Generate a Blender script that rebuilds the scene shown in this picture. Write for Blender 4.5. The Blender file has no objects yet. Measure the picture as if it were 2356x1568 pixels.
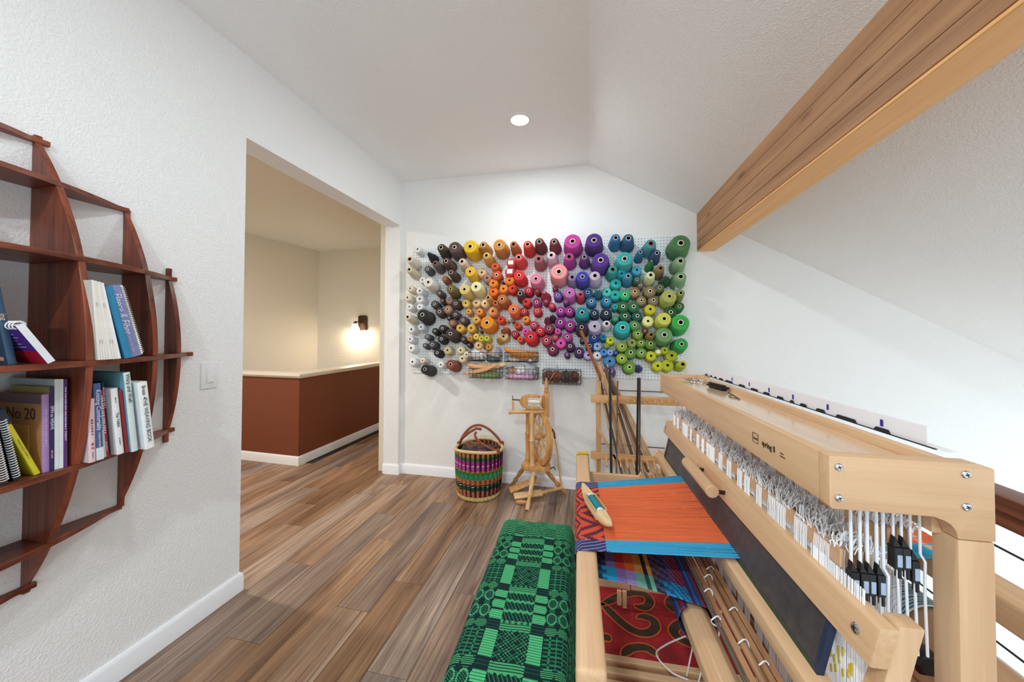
import bpy, bmesh, math, random
from mathutils import Vector, Matrix

random.seed(7)
scene = bpy.context.scene
COL = scene.collection
PI = math.pi
R = math.radians

# ------------------------------------------------------------------ camera
FPX, YAW, PITCH, ROLL, SY, CAM_H = 825.555, 0.2126, 0.0179, 0.0034, -31.466, 1.36


def camera_basis():
    c, s = math.cos(YAW), math.sin(YAW)
    r, f, u = Vector((c, s, 0)), Vector((-s, c, 0)), Vector((0, 0, 1))
    c, s = math.cos(PITCH), math.sin(PITCH)
    f, u = f * c + u * s, -f * s + u * c
    c, s = math.cos(ROLL), math.sin(ROLL)
    return r * c + u * s, -r * s + u * c, f


cr, cu, cf = camera_basis()
cam_data = bpy.data.cameras.new('camera')
cam = bpy.data.objects.new('camera', cam_data)
COL.objects.link(cam)
cam_data.sensor_fit = 'HORIZONTAL'
cam_data.sensor_width = 36.0
cam_data.lens = FPX / 2356 * 36.0
cam_data.shift_y = SY / 2356
cam_data.clip_start = 0.02
cam_data.clip_end = 60
m = Matrix((cr, cu, -cf)).transposed().to_4x4()
m.translation = Vector((0, 0, CAM_H))
cam.matrix_world = m
scene.camera = cam

# ------------------------------------------------------------------ light
world = bpy.data.worlds.new('world')
scene.world = world
world.use_nodes = True
bg = world.node_tree.nodes['Background']
bg.inputs[0].default_value = (0.8, 0.92, 1.0, 1)
bg.inputs[1].default_value = 1.3


def area_light(name, loc, rot, sx, sy, power, color):
    ld = bpy.data.lights.new(name, 'AREA')
    ld.shape = 'RECTANGLE'
    ld.size, ld.size_y = sx, sy
    ld.energy = power
    ld.color = color
    o = bpy.data.objects.new(name, ld)
    COL.objects.link(o)
    o.location = loc
    o.rotation_euler = rot
    return o


# added fill light behind the camera; no window is built there
area_light('rear_fill_light', (0.4, -2.6, 1.6), (R(90), 0, 0), 4.2, 2.6, 3, (1.0, 0.99, 0.97))
scene.view_settings.view_transform = 'Standard'
scene.view_settings.look = 'None'
scene.view_settings.gamma = 1.0
scene.view_settings.exposure = 0.64
scene.view_settings.use_curve_mapping = False
try:
    scene.cycles.use_denoising = True
    scene.cycles.max_bounces = 10
    scene.cycles.diffuse_bounces = 6
except Exception:
    pass


# ------------------------------------------------------------------ helpers
def lin(h):
    h = h.lstrip('#')
    out = []
    for i in (0, 2, 4):
        v = int(h[i:i + 2], 16) / 255
        out.append(v / 12.92 if v <= 0.04045 else ((v + 0.055) / 1.055) ** 2.4)
    return (out[0], out[1], out[2], 1.0)


class MB:
    """collects shapes and builds ONE mesh object"""

    def __init__(self):
        self.v, self.f, self.m = [], [], []

    def add(self, vs, fs, mat=0):
        o = len(self.v)
        self.v += [tuple(p) for p in vs]
        for f in fs:
            self.f.append([o + i for i in f])
            self.m.append(mat)
        return self

    def box(self, x0, x1, y0, y1, z0, z1, mat=0):
        vs = [(x, y, z) for z in (z0, z1) for y in (y0, y1) for x in (x0, x1)]
        fs = [(0, 2, 3, 1), (4, 5, 7, 6), (0, 1, 5, 4), (2, 6, 7, 3), (0, 4, 6, 2), (1, 3, 7, 5)]
        return self.add(vs, fs, mat)

    def bar(self, p0, p1, w, h, up=(0, 0, 1), mat=0):
        """box from p0 to p1, w wide across, h along up"""
        p0, p1, up = Vector(p0), Vector(p1), Vector(up)
        d = (p1 - p0).normalized()
        s = d.cross(up).normalized()
        u = s.cross(d).normalized()
        vs = [p + s * a * w / 2 + u * b * h / 2 for p in (p0, p1) for (a, b) in ((-1, -1), (1, -1), (1, 1), (-1, 1))]
        return self.add(vs, [(3, 2, 1, 0), (4, 5, 6, 7), (0, 1, 5, 4), (1, 2, 6, 5), (2, 3, 7, 6), (3, 0, 4, 7)], mat)

    def tube(self, pts, rads, n=8, mat=0, caps=True, closed=False):
        pts = [Vector(p) for p in pts]
        if not isinstance(rads, (list, tuple)):
            rads = [rads] * len(pts)
        rings, ref = [], None
        N = len(pts)
        for i, p in enumerate(pts):
            if closed:
                t = (pts[(i + 1) % N] - pts[i - 1]).normalized()
            else:
                t = (pts[min(i + 1, N - 1)] - pts[max(i - 1, 0)]).normalized()
            if ref is None:
                ref = Vector((0, 0, 1)) if abs(t.z) < 0.9 else Vector((1, 0, 0))
            s = t.cross(ref)
            if s.length < 1e-6:
                s = t.cross(Vector((0, 1, 0)))
            s.normalize()
            u = s.cross(t).normalized()
            ref = u
            rings.append([p + (s * math.cos(2 * PI * k / n) + u * math.sin(2 * PI * k / n)) * rads[i] for k in range(n)])
        vs = [q for r in rings for q in r]
        fs = []
        for i in range(N if closed else N - 1):
            j = (i + 1) % N
            for k in range(n):
                l = (k + 1) % n
                fs.append((i * n + k, i * n + l, j * n + l, j * n + k))
        if caps and not closed:
            fs.append(tuple(range(n))[::-1])
            fs.append(tuple((N - 1) * n + k for k in range(n)))
        return self.add(vs, fs, mat)

    def lathe(self, prof, n=24, mat=0, mtx=None, mats=None):
        """profile of (r, h) about local z"""
        vs, fs, ms = [], [], []
        for r, h in prof:
            for k in range(n):
                a = 2 * PI * k / n
                vs.append(Vector((r * math.cos(a), r * math.sin(a), h)))
        if mtx is not None:
            vs = [mtx @ q for q in vs]
        o = len(self.v)
        self.v += [tuple(q) for q in vs]
        for i in range(len(prof) - 1):
            for k in range(n):
                l = (k + 1) % n
                self.f.append([o + i * n + k, o + i * n + l, o + (i + 1) * n + l, o + (i + 1) * n + k])
                self.m.append(mats[i] if mats else mat)
        if prof[0][0] > 1e-6:
            self.f.append([o + k for k in range(n)][::-1])
            self.m.append(mats[0] if mats else mat)
        if prof[-1][0] > 1e-6:
            self.f.append([o + (len(prof) - 1) * n + k for k in range(n)])
            self.m.append(mats[-1] if mats else mat)
        return self

    def turned(self, p0, p1, prof, n=14, mat=0):
        """lathe along p0->p1, profile (t 0..1, r)"""
        p0, p1 = Vector(p0), Vector(p1)
        d = p1 - p0
        q = Vector((0, 0, 1)).rotation_difference(d.normalized()).to_matrix().to_4x4()
        mt = Matrix.Translation(p0) @ q
        return self.lathe([(r, t * d.length) for t, r in prof], n, mat, mt)

    def prism(self, poly, e, mat=0):
        """poly: list of 3D points (planar), extruded by vector e"""
        e = Vector(e)
        a = [Vector(p) for p in poly]
        n = len(a)
        vs = a + [p + e for p in a]
        fs = [tuple(range(n))[::-1], tuple(n + i for i in range(n))]
        fs += [(i, (i + 1) % n, n + (i + 1) % n, n + i) for i in range(n)]
        return self.add(vs, fs, mat)

    def build(self, name, mats, parent=None, bevel=0.0, smooth=None, seg=2, label=None):
        me = bpy.data.meshes.new(name)
        me.from_pydata(self.v, [], self.f)
        if not isinstance(mats, (list, tuple)):
            mats = [mats]
        for mt in mats:
            me.materials.append(mt)
        for p, mi in zip(me.polygons, self.m):
            p.material_index = mi
        bm = bmesh.new()
        bm.from_mesh(me)
        bmesh.ops.remove_doubles(bm, verts=bm.verts, dist=1e-6)
        bmesh.ops.recalc_face_normals(bm, faces=bm.faces)
        if bevel > 0:
            es = [e for e in bm.edges if len(e.link_faces) == 2 and e.calc_face_angle(0) > R(35)]
            bmesh.ops.bevel(bm, geom=es, offset=bevel, segments=seg, profile=0.6, affect='EDGES', clamp_overlap=True)
        bm.to_mesh(me)
        bm.free()
        if smooth is None:
            smooth = 35
        if smooth:
            me.polygons.foreach_set('use_smooth', [True] * len(me.polygons))
            me.set_sharp_from_angle(angle=R(smooth))
        o = bpy.data.objects.new(name, me)
        COL.objects.link(o)
        if parent is not None:
            o.parent = parent
        if label:
            o['label'] = label
        return o


def tag(o, label, cat, group=None, kind=None):
    o['label'] = label
    o['category'] = cat
    if group:
        o['group'] = group
    if kind:
        o['kind'] = kind
    return o


def struct(o, label=None, cat=None):
    o['kind'] = 'structure'
    if label:
        o['label'] = label
    if cat:
        o['category'] = cat
    return o


def empty(name, loc=(0, 0, 0), rz=0.0, label=None, cat=None, group=None):
    o = bpy.data.objects.new(name, None)
    COL.objects.link(o)
    o.empty_display_size = 0.05
    o.location = loc
    o.rotation_euler = (0, 0, rz)
    if label:
        tag(o, label, cat, group)
    return o


def dup(o, parent=None):
    c = o.copy()
    COL.objects.link(c)
    c.parent = parent
    for ch in list(o.children):
        dup(ch, c)
    return c


def text(body, size, mtx, parent, mat, name='lettering', ext=0.0004, align='CENTER', font_shear=0.0, bold=0.0, xs=1.0):
    cu_ = bpy.data.curves.new('txt', 'FONT')
    cu_.body = body
    cu_.size = size
    cu_.extrude = ext
    cu_.offset = bold
    cu_.shear = font_shear
    cu_.align_x = align
    cu_.align_y = 'CENTER'
    cu_.resolution_u = 3
    tmp = bpy.data.objects.new('txt', cu_)
    COL.objects.link(tmp)
    dg = bpy.context.evaluated_depsgraph_get()
    me = bpy.data.meshes.new_from_object(tmp.evaluated_get(dg))
    bpy.data.objects.remove(tmp)
    me.transform(mtx @ Matrix.Diagonal((xs, 1, 1, 1)))
    me.materials.clear()
    me.materials.append(mat)
    me.name = name
    o = bpy.data.objects.new(name, me)
    COL.objects.link(o)
    o.parent = parent
    return o


def frame_mtx(origin, xdir, ydir):
    x, y = Vector(xdir).normalized(), Vector(ydir).normalized()
    z = x.cross(y)
    mt = Matrix((x, y, z)).transposed().to_4x4()
    mt.translation = Vector(origin)
    return mt


# ------------------------------------------------------------------ materials
def new_mat(name):
    mt = bpy.data.materials.new(name)
    mt.use_nodes = True
    nt = mt.node_tree
    return mt, nt, nt.nodes['Principled BSDF']


def N(nt, typ, **kw):
    n = nt.nodes.new(typ)
    for k, v in kw.items():
        setattr(n, k, v)
    return n


def plain(name, hexc, rough=0.6, metal=0.0, spec=0.4, emit=None, estr=0.0, alpha=None, trans=0.0, vary=0.06, vscale=25.0, bump=0.0, bscale=200.0, coat=0.0):
    mt, nt, b = new_mat(name)
    c = lin(hexc)
    tc = N(nt, 'ShaderNodeTexCoord')
    no = N(nt, 'ShaderNodeTexNoise')
    no.inputs['Scale'].default_value = vscale
    no.inputs['Detail'].default_value = 3
    nt.links.new(tc.outputs['Object'], no.inputs['Vector'])
    rp = N(nt, 'ShaderNodeValToRGB')
    rp.color_ramp.elements[0].position = 0.3
    rp.color_ramp.elements[1].position = 0.7
    rp.color_ramp.elements[0].color = tuple(max(0, x * (1 - vary)) for x in c[:3]) + (1,)
    rp.color_ramp.elements[1].color = tuple(min(1, x * (1 + vary)) for x in c[:3]) + (1,)
    nt.links.new(no.outputs['Fac'], rp.inputs['Fac'])
    nt.links.new(rp.outputs['Color'], b.inputs['Base Color'])
    b.inputs['Roughness'].default_value = rough
    b.inputs['Metallic'].default_value = metal
    b.inputs['Specular IOR Level'].default_value = spec
    if coat:
        b.inputs['Coat Weight'].default_value = coat
        b.inputs['Coat Roughness'].default_value = 0.12
    if emit:
        b.inputs['Emission Color'].default_value = lin(emit)
        b.inputs['Emission Strength'].default_value = estr
    if trans:
        b.inputs['Transmission Weight'].default_value = trans
    if alpha is not None:
        b.inputs['Alpha'].default_value = alpha
    if bump:
        n2 = N(nt, 'ShaderNodeTexNoise')
        n2.inputs['Scale'].default_value = bscale
        n2.inputs['Detail'].default_value = 4
        nt.links.new(tc.outputs['Object'], n2.inputs['Vector'])
        bp = N(nt, 'ShaderNodeBump')
        bp.inputs['Strength'].default_value = bump
        bp.inputs['Distance'].default_value = 0.002
        nt.links.new(n2.outputs['Fac'], bp.inputs['Height'])
        nt.links.new(bp.outputs['Normal'], b.inputs['Normal'])
    return mt


def plaster(name, hexc, scale=45.0, dist=0.004, strength=0.5, rough=0.75):
    """painted, skip-trowelled wall: fine raised texture"""
    mt, nt, b = new_mat(name)
    b.inputs['Base Color'].default_value = lin(hexc)
    b.inputs['Roughness'].default_value = rough
    b.inputs['Specular IOR Level'].default_value = 0.25
    tc = N(nt, 'ShaderNodeTexCoord')
    no = N(nt, 'ShaderNodeTexNoise')
    no.inputs['Scale'].default_value = scale
    no.inputs['Detail'].default_value = 5
    no.inputs['Distortion'].default_value = 0.6
    nt.links.new(tc.outputs['Object'], no.inputs['Vector'])
    rp = N(nt, 'ShaderNodeValToRGB')
    rp.color_ramp.elements[0].position = 0.42
    rp.color_ramp.elements[1].position = 0.62
    nt.links.new(no.outputs['Fac'], rp.inputs['Fac'])
    bp = N(nt, 'ShaderNodeBump')
    bp.inputs['Strength'].default_value = strength
    bp.inputs['Distance'].default_value = dist
    nt.links.new(rp.outputs['Color'], bp.inputs['Height'])
    nt.links.new(bp.outputs['Normal'], b.inputs['Normal'])
    return mt


def wood(name, dark, light, axis='Y', rough=0.4, across=22.0, along=1.1, fine=0.35, bump=0.06, per_obj=False, tint=0.0, coat=0.0, knots=0.0, knot_hex='#3a2010'):
    mt, nt, b = new_mat(name)
    tc = N(nt, 'ShaderNodeTexCoord')
    src = tc.outputs['Object']
    oi = N(nt, 'ShaderNodeObjectInfo')
    if per_obj:
        sc = N(nt, 'ShaderNodeVectorMath', operation='SCALE')
        sc.inputs[0].default_value = (13.7, 7.3, 3.1)
        nt.links.new(oi.outputs['Random'], sc.inputs['Scale'])
        ad = N(nt, 'ShaderNodeVectorMath', operation='ADD')
        nt.links.new(src, ad.inputs[0])
        nt.links.new(sc.outputs[0], ad.inputs[1])
        src = ad.outputs[0]

    def mapping(a, l):
        mp = N(nt, 'ShaderNodeMapping')
        s = [a, a, a]
        s['XYZ'.index(axis)] = l
        mp.inputs['Scale'].default_value = s
        nt.links.new(src, mp.inputs['Vector'])
        return mp
    m1 = mapping(across, along)
    n1 = N(nt, 'ShaderNodeTexNoise')
    n1.inputs['Scale'].default_value = 1.0
    n1.inputs['Detail'].default_value = 6
    n1.inputs['Distortion'].default_value = 1.4
    nt.links.new(m1.outputs[0], n1.inputs['Vector'])
    m2 = mapping(across * 9, along * 4)
    n2 = N(nt, 'ShaderNodeTexNoise')
    n2.inputs['Scale'].default_value = 1.0
    n2.inputs['Detail'].default_value = 4
    nt.links.new(m2.outputs[0], n2.inputs['Vector'])
    mx = N(nt, 'ShaderNodeMath', operation='MULTIPLY_ADD')
    nt.links.new(n2.outputs['Fac'], mx.inputs[0])
    mx.inputs[1].default_value = fine
    sb = N(nt, 'ShaderNodeMath', operation='SUBTRACT')
    nt.links.new(n1.outputs['Fac'], sb.inputs[0])
    sb.inputs[1].default_value = fine * 0.5
    nt.links.new(sb.outputs[0], mx.inputs[2])
    rp = N(nt, 'ShaderNodeValToRGB')
    rp.color_ramp.elements[0].position = 0.3
    rp.color_ramp.elements[0].color = lin(dark)
    rp.color_ramp.elements[1].position = 0.68
    rp.color_ramp.elements[1].color = lin(light)
    nt.links.new(mx.outputs[0], rp.inputs['Fac'])
    out = rp.outputs['Color']
    if knots:
        mk = mapping(9, 2.0)
        vk = N(nt, 'ShaderNodeTexVoronoi')
        vk.inputs['Scale'].default_value = 1.0
        nt.links.new(mk.outputs[0], vk.inputs['Vector'])
        rk = N(nt, 'ShaderNodeValToRGB')
        rk.color_ramp.elements[0].position = 0.05
        rk.color_ramp.elements[0].color = (knots, knots, knots, 1)
        rk.color_ramp.elements[1].position = 0.16
        rk.color_ramp.elements[1].color = (0, 0, 0, 1)
        nt.links.new(vk.outputs['Distance'], rk.inputs['Fac'])
        mk2 = N(nt, 'ShaderNodeMix', data_type='RGBA')
        nt.links.new(rk.outputs['Color'], mk2.inputs[0])
        nt.links.new(out, mk2.inputs[6])
        mk2.inputs[7].default_value = lin(knot_hex)
        out = mk2.outputs[2]
    if tint:
        hs = N(nt, 'ShaderNodeHueSaturation')
        mr = N(nt, 'ShaderNodeMapRange')
        mr.inputs[3].default_value = 1 - tint
        mr.inputs[4].default_value = 1 + tint
        nt.links.new(oi.outputs['Random'], mr.inputs[0])
        nt.links.new(mr.outputs[0], hs.inputs['Value'])
        nt.links.new(out, hs.inputs['Color'])
        out = hs.outputs['Color']
    nt.links.new(out, b.inputs['Base Color'])
    b.inputs['Roughness'].default_value = rough
    b.inputs['Specular IOR Level'].default_value = 0.4
    if coat:
        b.inputs['Coat Weight'].default_value = coat
        b.inputs['Coat Roughness'].default_value = 0.15
    bp = N(nt, 'ShaderNodeBump')
    bp.inputs['Strength'].default_value = bump * 5
    bp.inputs['Distance'].default_value = 0.0006
    nt.links.new(mx.outputs[0], bp.inputs['Height'])
    nt.links.new(bp.outputs['Normal'], b.inputs['Normal'])
    return mt


def attr_mat(name, rough=0.9, bscale=400.0, bump=0.6, sheen=0.0):
    """cloth whose dyed pattern is stored on the mesh faces"""
    mt, nt, b = new_mat(name)
    at = N(nt, 'ShaderNodeAttribute')
    at.attribute_name = 'dye'
    tc = N(nt, 'ShaderNodeTexCoord')
    no = N(nt, 'ShaderNodeTexNoise')
    no.inputs['Scale'].default_value = bscale
    no.inputs['Detail'].default_value = 3
    nt.links.new(tc.outputs['Object'], no.inputs['Vector'])
    hs = N(nt, 'ShaderNodeHueSaturation')
    mr = N(nt, 'ShaderNodeMapRange')
    mr.inputs[3].default_value = 0.75
    mr.inputs[4].default_value = 1.25
    nt.links.new(no.outputs['Fac'], mr.inputs[0])
    nt.links.new(mr.outputs[0], hs.inputs['Value'])
    nt.links.new(at.outputs['Color'], hs.inputs['Color'])
    nt.links.new(hs.outputs['Color'], b.inputs['Base Color'])
    b.inputs['Roughness'].default_value = rough
    b.inputs['Specular IOR Level'].default_value = 0.15
    b.inputs['Sheen Weight'].default_value = sheen
    bp = N(nt, 'ShaderNodeBump')
    bp.inputs['Strength'].default_value = bump
    bp.inputs['Distance'].default_value = 0.0015
    nt.links.new(no.outputs['Fac'], bp.inputs['Height'])
    nt.links.new(bp.outputs['Normal'], b.inputs['Normal'])
    return mt


def obj_color_mat(name, rough=0.85, rib=70.0, bump=0.5, spec=0.2, sheen=0.15):
    """yarn wound on a cone: colour comes from the object, fine cross-wound threads from waves"""
    mt, nt, b = new_mat(name)
    oi = N(nt, 'ShaderNodeObjectInfo')
    tc = N(nt, 'ShaderNodeTexCoord')
    wv = N(nt, 'ShaderNodeTexWave')
    wv.bands_direction = 'Y'
    wv.inputs['Scale'].default_value = rib / 6
    wv.inputs['Distortion'].default_value = 3.0
    wv.inputs['Detail'].default_value = 3
    wv.inputs['Detail Scale'].default_value = 3
    nt.links.new(tc.outputs['Object'], wv.inputs['Vector'])
    no = N(nt, 'ShaderNodeTexNoise')
    no.inputs['Scale'].default_value = 14
    no.inputs['Detail'].default_value = 5
    nt.links.new(tc.outputs['Object'], no.inputs['Vector'])
    ad = N(nt, 'ShaderNodeMath', operation='MULTIPLY_ADD')
    nt.links.new(wv.outputs['Fac'], ad.inputs[0])
    ad.inputs[1].default_value = 0.4
    nt.links.new(no.outputs['Fac'], ad.inputs[2])
    hs = N(nt, 'ShaderNodeHueSaturation')
    mr = N(nt, 'ShaderNodeMapRange')
    mr.inputs[1].default_value = 0.3
    mr.inputs[2].default_value = 1.1
    mr.inputs[3].default_value = 0.86
    mr.inputs[4].default_value = 1.12
    nt.links.new(ad.outputs[0], mr.inputs[0])
    nt.links.new(mr.outputs[0], hs.inputs['Value'])
    nt.links.new(oi.outputs['Color'], hs.inputs['Color'])
    nt.links.new(hs.outputs['Color'], b.inputs['Base Color'])
    b.inputs['Roughness'].default_value = rough
    b.inputs['Specular IOR Level'].default_value = spec
    b.inputs['Sheen Weight'].default_value = sheen
    bp = N(nt, 'ShaderNodeBump')
    bp.inputs['Strength'].default_value = bump
    bp.inputs['Distance'].default_value = 0.03
    nt.links.new(ad.outputs[0], bp.inputs['Height'])
    nt.links.new(bp.outputs['Normal'], b.inputs['Normal'])
    return mt


def plank_material():
    """weathered oak print: grey and tan zones, long grain, dark cathedral streaks, each plank its own tone"""
    mt, nt, b = new_mat('vinyl_plank')
    tc = N(nt, 'ShaderNodeTexCoord')
    oi = N(nt, 'ShaderNodeObjectInfo')
    sc = N(nt, 'ShaderNodeVectorMath', operation='SCALE')
    sc.inputs[0].default_value = (13.7, 27.3, 3.1)
    nt.links.new(oi.outputs['Random'], sc.inputs['Scale'])
    ad = N(nt, 'ShaderNodeVectorMath', operation='ADD')
    nt.links.new(tc.outputs['Object'], ad.inputs[0])
    nt.links.new(sc.outputs[0], ad.inputs[1])

    def noise(sx, sy, detail, dist):
        mp = N(nt, 'ShaderNodeMapping')
        mp.inputs['Scale'].default_value = (sx, sy, 1)
        nt.links.new(ad.outputs[0], mp.inputs['Vector'])
        no = N(nt, 'ShaderNodeTexNoise')
        no.inputs['Scale'].default_value = 1
        no.inputs['Detail'].default_value = detail
        no.inputs['Distortion'].default_value = dist
        nt.links.new(mp.outputs[0], no.inputs['Vector'])
        return no.outputs['Fac']

    def ramp(fac, stops):
        rp = N(nt, 'ShaderNodeValToRGB')
        els = rp.color_ramp.elements
        while len(els) < len(stops):
            els.new(0.5)
        for e, (pos, col) in zip(els, stops):
            e.position = pos
            e.color = lin(col)
        nt.links.new(fac, rp.inputs['Fac'])
        return rp.outputs['Color']

    def mix(fac, a, b_, mode='MIX'):
        mx = N(nt, 'ShaderNodeMix', data_type='RGBA', blend_type=mode)
        if isinstance(fac, float):
            mx.inputs[0].default_value = fac
        else:
            nt.links.new(fac, mx.inputs[0])
        nt.links.new(a, mx.inputs[6])
        nt.links.new(b_, mx.inputs[7])
        return mx.outputs[2]
    zone = ramp(noise(7, 0.9, 4, 0.8), [(0.3, '#7a6152'), (0.45, '#957763'), (0.58, '#a68870'), (0.72, '#b59a88')])
    grain = ramp(noise(95, 2.2, 5, 0.6), [(0.3, '#8a8a8a'), (0.5, '#cfcfcf'), (0.68, '#ffffff')])
    streak = ramp(noise(26, 1.1, 6, 2.2), [(0.33, '#55453c'), (0.42, '#d8d2cc'), (0.6, '#ffffff')])
    c = mix(0.6, zone, grain, 'MULTIPLY')
    c = mix(0.5, c, streak, 'MULTIPLY')
    hs = N(nt, 'ShaderNodeHueSaturation')
    mr = N(nt, 'ShaderNodeMapRange')
    mr.inputs[3].default_value = 1.0
    mr.inputs[4].default_value = 1.45
    nt.links.new(oi.outputs['Random'], mr.inputs[0])
    nt.links.new(mr.outputs[0], hs.inputs['Value'])
    m2 = N(nt, 'ShaderNodeMath', operation='MULTIPLY')
    nt.links.new(oi.outputs['Random'], m2.inputs[0])
    m2.inputs[1].default_value = 7.31
    fr = N(nt, 'ShaderNodeMath', operation='FRACT')
    nt.links.new(m2.outputs[0], fr.inputs[0])
    mr2 = N(nt, 'ShaderNodeMapRange')
    mr2.inputs[3].default_value = 0.75
    mr2.inputs[4].default_value = 1.25
    nt.links.new(fr.outputs[0], mr2.inputs[0])
    nt.links.new(mr2.outputs[0], hs.inputs['Saturation'])
    nt.links.new(c, hs.inputs['Color'])
    nt.links.new(hs.outputs['Color'], b.inputs['Base Color'])
    b.inputs['Roughness'].default_value = 0.42
    b.inputs['Specular IOR Level'].default_value = 0.35
    return mt


M_WALL = plaster('painted_wall_white', '#f3f3f2', 105, 0.003, 0.42)
M_BACKWALL = plaster('painted_wall_back', '#f0f0ee', 80, 0.003, 0.35)
M_CEIL = plaster('painted_ceiling', '#fafaf9', 105, 0.003, 0.45)
M_HALL = plaster('hall_wall_warm_lit', '#e0d8c8', 40, 0.003, 0.35)  # off-white walls with the hall's warm light painted into the colour
M_BROWN = plaster('half_wall_brown', '#7f4630', 90, 0.002, 0.4, rough=0.4)
M_TRIM = plain('white_trim_paint', '#f4f5f8', 0.35, vary=0.01)
M_CAP = plain('half_wall_cap_paint', '#eadfcd', 0.35, vary=0.01)
M_PLANK = plank_material()
M_SUB = plain('subfloor', '#40342c', 0.9)
M_BEAM = wood('beam_cedar', '#9c6d48', '#bd8c60', 'Y', 0.55, 14, 0.7, 0.35, 0.06, per_obj=True, knots=0.75, knot_hex='#5d3a24')
M_BEAM_LIT = wood('beam_underside_lit', '#e6a860', '#f2bc7c', 'Y', 0.5, 14, 0.6, 0.3, 0.04)  # beam wood again, brightened to paint in light from below
M_BEECH_Y = wood('beech_along_y', '#cfa47c', '#dcb78f', 'Y', 0.36, 26, 1.3, 0.4, 0.03)
M_BEECH_X = wood('beech_along_x', '#cfa47c', '#dcb78f', 'X', 0.36, 26, 1.3, 0.4, 0.03)
M_BEECH_Z = wood('beech_along_z', '#cfa47c', '#dcb78f', 'Z', 0.36, 26, 1.3, 0.4, 0.03)
M_BEECH_GLOSS = wood('beech_varnished', '#cfae8c', '#e0c3a2', 'Y', 0.14, 18, 1.0, 0.3, 0.01, coat=0.5)
M_PINE = wood('pine_stick', '#b98d5e', '#dcb88a', 'Z', 0.5, 30, 2.0, 0.4, 0.03, per_obj=True, tint=0.12)
M_DARKWOOD = wood('mahogany_stain_z', '#4a2015', '#9a4e35', 'Z', 0.36, 13, 0.9, 0.35, 0.05)
M_DARKWOOD_Y = wood('mahogany_stain_y', '#4c2217', '#965038', 'Y', 0.36, 13, 0.9, 0.35, 0.05)
M_RAIL = wood('handrail_brown', '#5f3322', '#8a5138', 'Y', 0.35, 14, 0.8, 0.4, 0.03)
M_BLACK = plain('black_plastic', '#17171a', 0.4, vary=0.02)
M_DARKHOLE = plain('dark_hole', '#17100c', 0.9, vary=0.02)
M_STEEL = plain('steel', '#c9cbcc', 0.25, metal=1.0, vary=0.03)
M_BRONZE = plain('oil_rubbed_bronze', '#4a3626', 0.4, metal=0.6, vary=0.1)
M_WHITE = plain('white_plastic', '#eeeeee', 0.4, vary=0.01)
M_YARN = obj_color_mat('wound_yarn')
M_RING = obj_color_mat('cone_core_card', 0.7, 20, 0.05, 0.3, 0.0)
M_WHITECORD = plain('white_cord', '#eceff4', 0.8, vary=0.03)
M_CLOTH = attr_mat('dyed_cloth')
M_WIRE = plain('black_wire', '#20242a', 0.4, metal=0.4, vary=0.02)

# ------------------------------------------------------------------ the room
A, D = 1.8078, 3.224              # left wall x = -A, back wall y = D
HL, HD, Y1, Y2, TW = 2.857, 2.412, 1.571, 3.177, 0.158
SL = 0.571                        # fall of the sloped ceiling
XE = 3.3

wl = MB()
wl.box(-A - TW, -A, -3.0, Y1, -0.02, HL + 0.05)
wl.box(-A - TW, -A, Y1, Y2, HD, HL + 0.05)
wl.box(-A - TW, -A, Y2, D + 0.12, -0.02, HL + 0.05)
struct(wl.build('wall_left', M_WALL, smooth=0), 'white textured wall with a wide opening to the hall', 'wall')

wb = MB()
wb.prism([(-A, D, -2.7), (XE, D, -2.7), (XE, D, HL - SL * XE + 0.05), (0, D, HL + 0.05), (-A, D, HL + 0.05)], (0, 0.12, 0))
struct(wb.build('wall_back', M_BACKWALL, smooth=0), 'white end wall behind the pegboard, running past the railing', 'wall')

ce = MB()
ce.prism([(-A - TW, -3.0, HL), (0, -3.0, HL), (XE, -3.0, HL - SL * XE), (XE, -3.0, HL - SL * XE + 0.15), (0, -3.0, HL + 0.15), (-A - TW, -3.0, HL + 0.15)], (0, D + 3.1, 0))
struct(ce.build('ceiling', M_CEIL, smooth=0), 'white textured ceiling, flat then sloping down to the right', 'ceiling')

# hall behind the opening
HZ, HFY = 2.65, 4.85
hall = MB().prism([(-4.16, HFY, -2.7), (-A - TW, HFY, -2.7), (-A - TW, HFY, HZ), (-4.16, HFY, HZ)], (0, 0.1, 0))
struct(hall.build('wall_hall_far', M_HALL, smooth=0), 'warm-light tinted stairwell wall carrying the sconce', 'wall')
hall = MB().prism([(-4.16, HFY, -2.7), (-4.16, HFY, HZ), (-4.42, 3.2, HZ), (-4.86, 0.3, HZ), (-4.86, 0.3, -2.7), (-4.42, 3.2, -2.7)], (-0.12, 0.02, 0))
struct(hall.build('wall_hall_left', M_HALL, smooth=0), 'warm-light tinted stairwell wall meeting the sconce wall at a corner', 'wall')
hall = MB().box(-A - TW - 0.08, -A - TW + 0.02, D + 0.0, HFY, -2.7, HZ)  # unseen wall, put in to block light
struct(hall.build('wall_hall_right', M_HALL, smooth=0), 'warm-light tinted hall wall hidden behind the right jamb', 'wall')
hall = MB().box(-4.9, -A - TW, 0.2, 0.3, -0.1, HZ)  # unseen wall, closes the hall against light leaking in
struct(hall.build('wall_hall_near', M_HALL, smooth=0), 'warm-light tinted hall wall hidden behind the left wall', 'wall')
hall = MB().box(-5.0, -A - TW + 0.01, 0.2, HFY + 0.1, HZ, HZ + 0.1)
struct(hall.build('ceiling_hall', M_HALL, smooth=0), 'warm-light tinted hall ceiling', 'ceiling')

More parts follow.
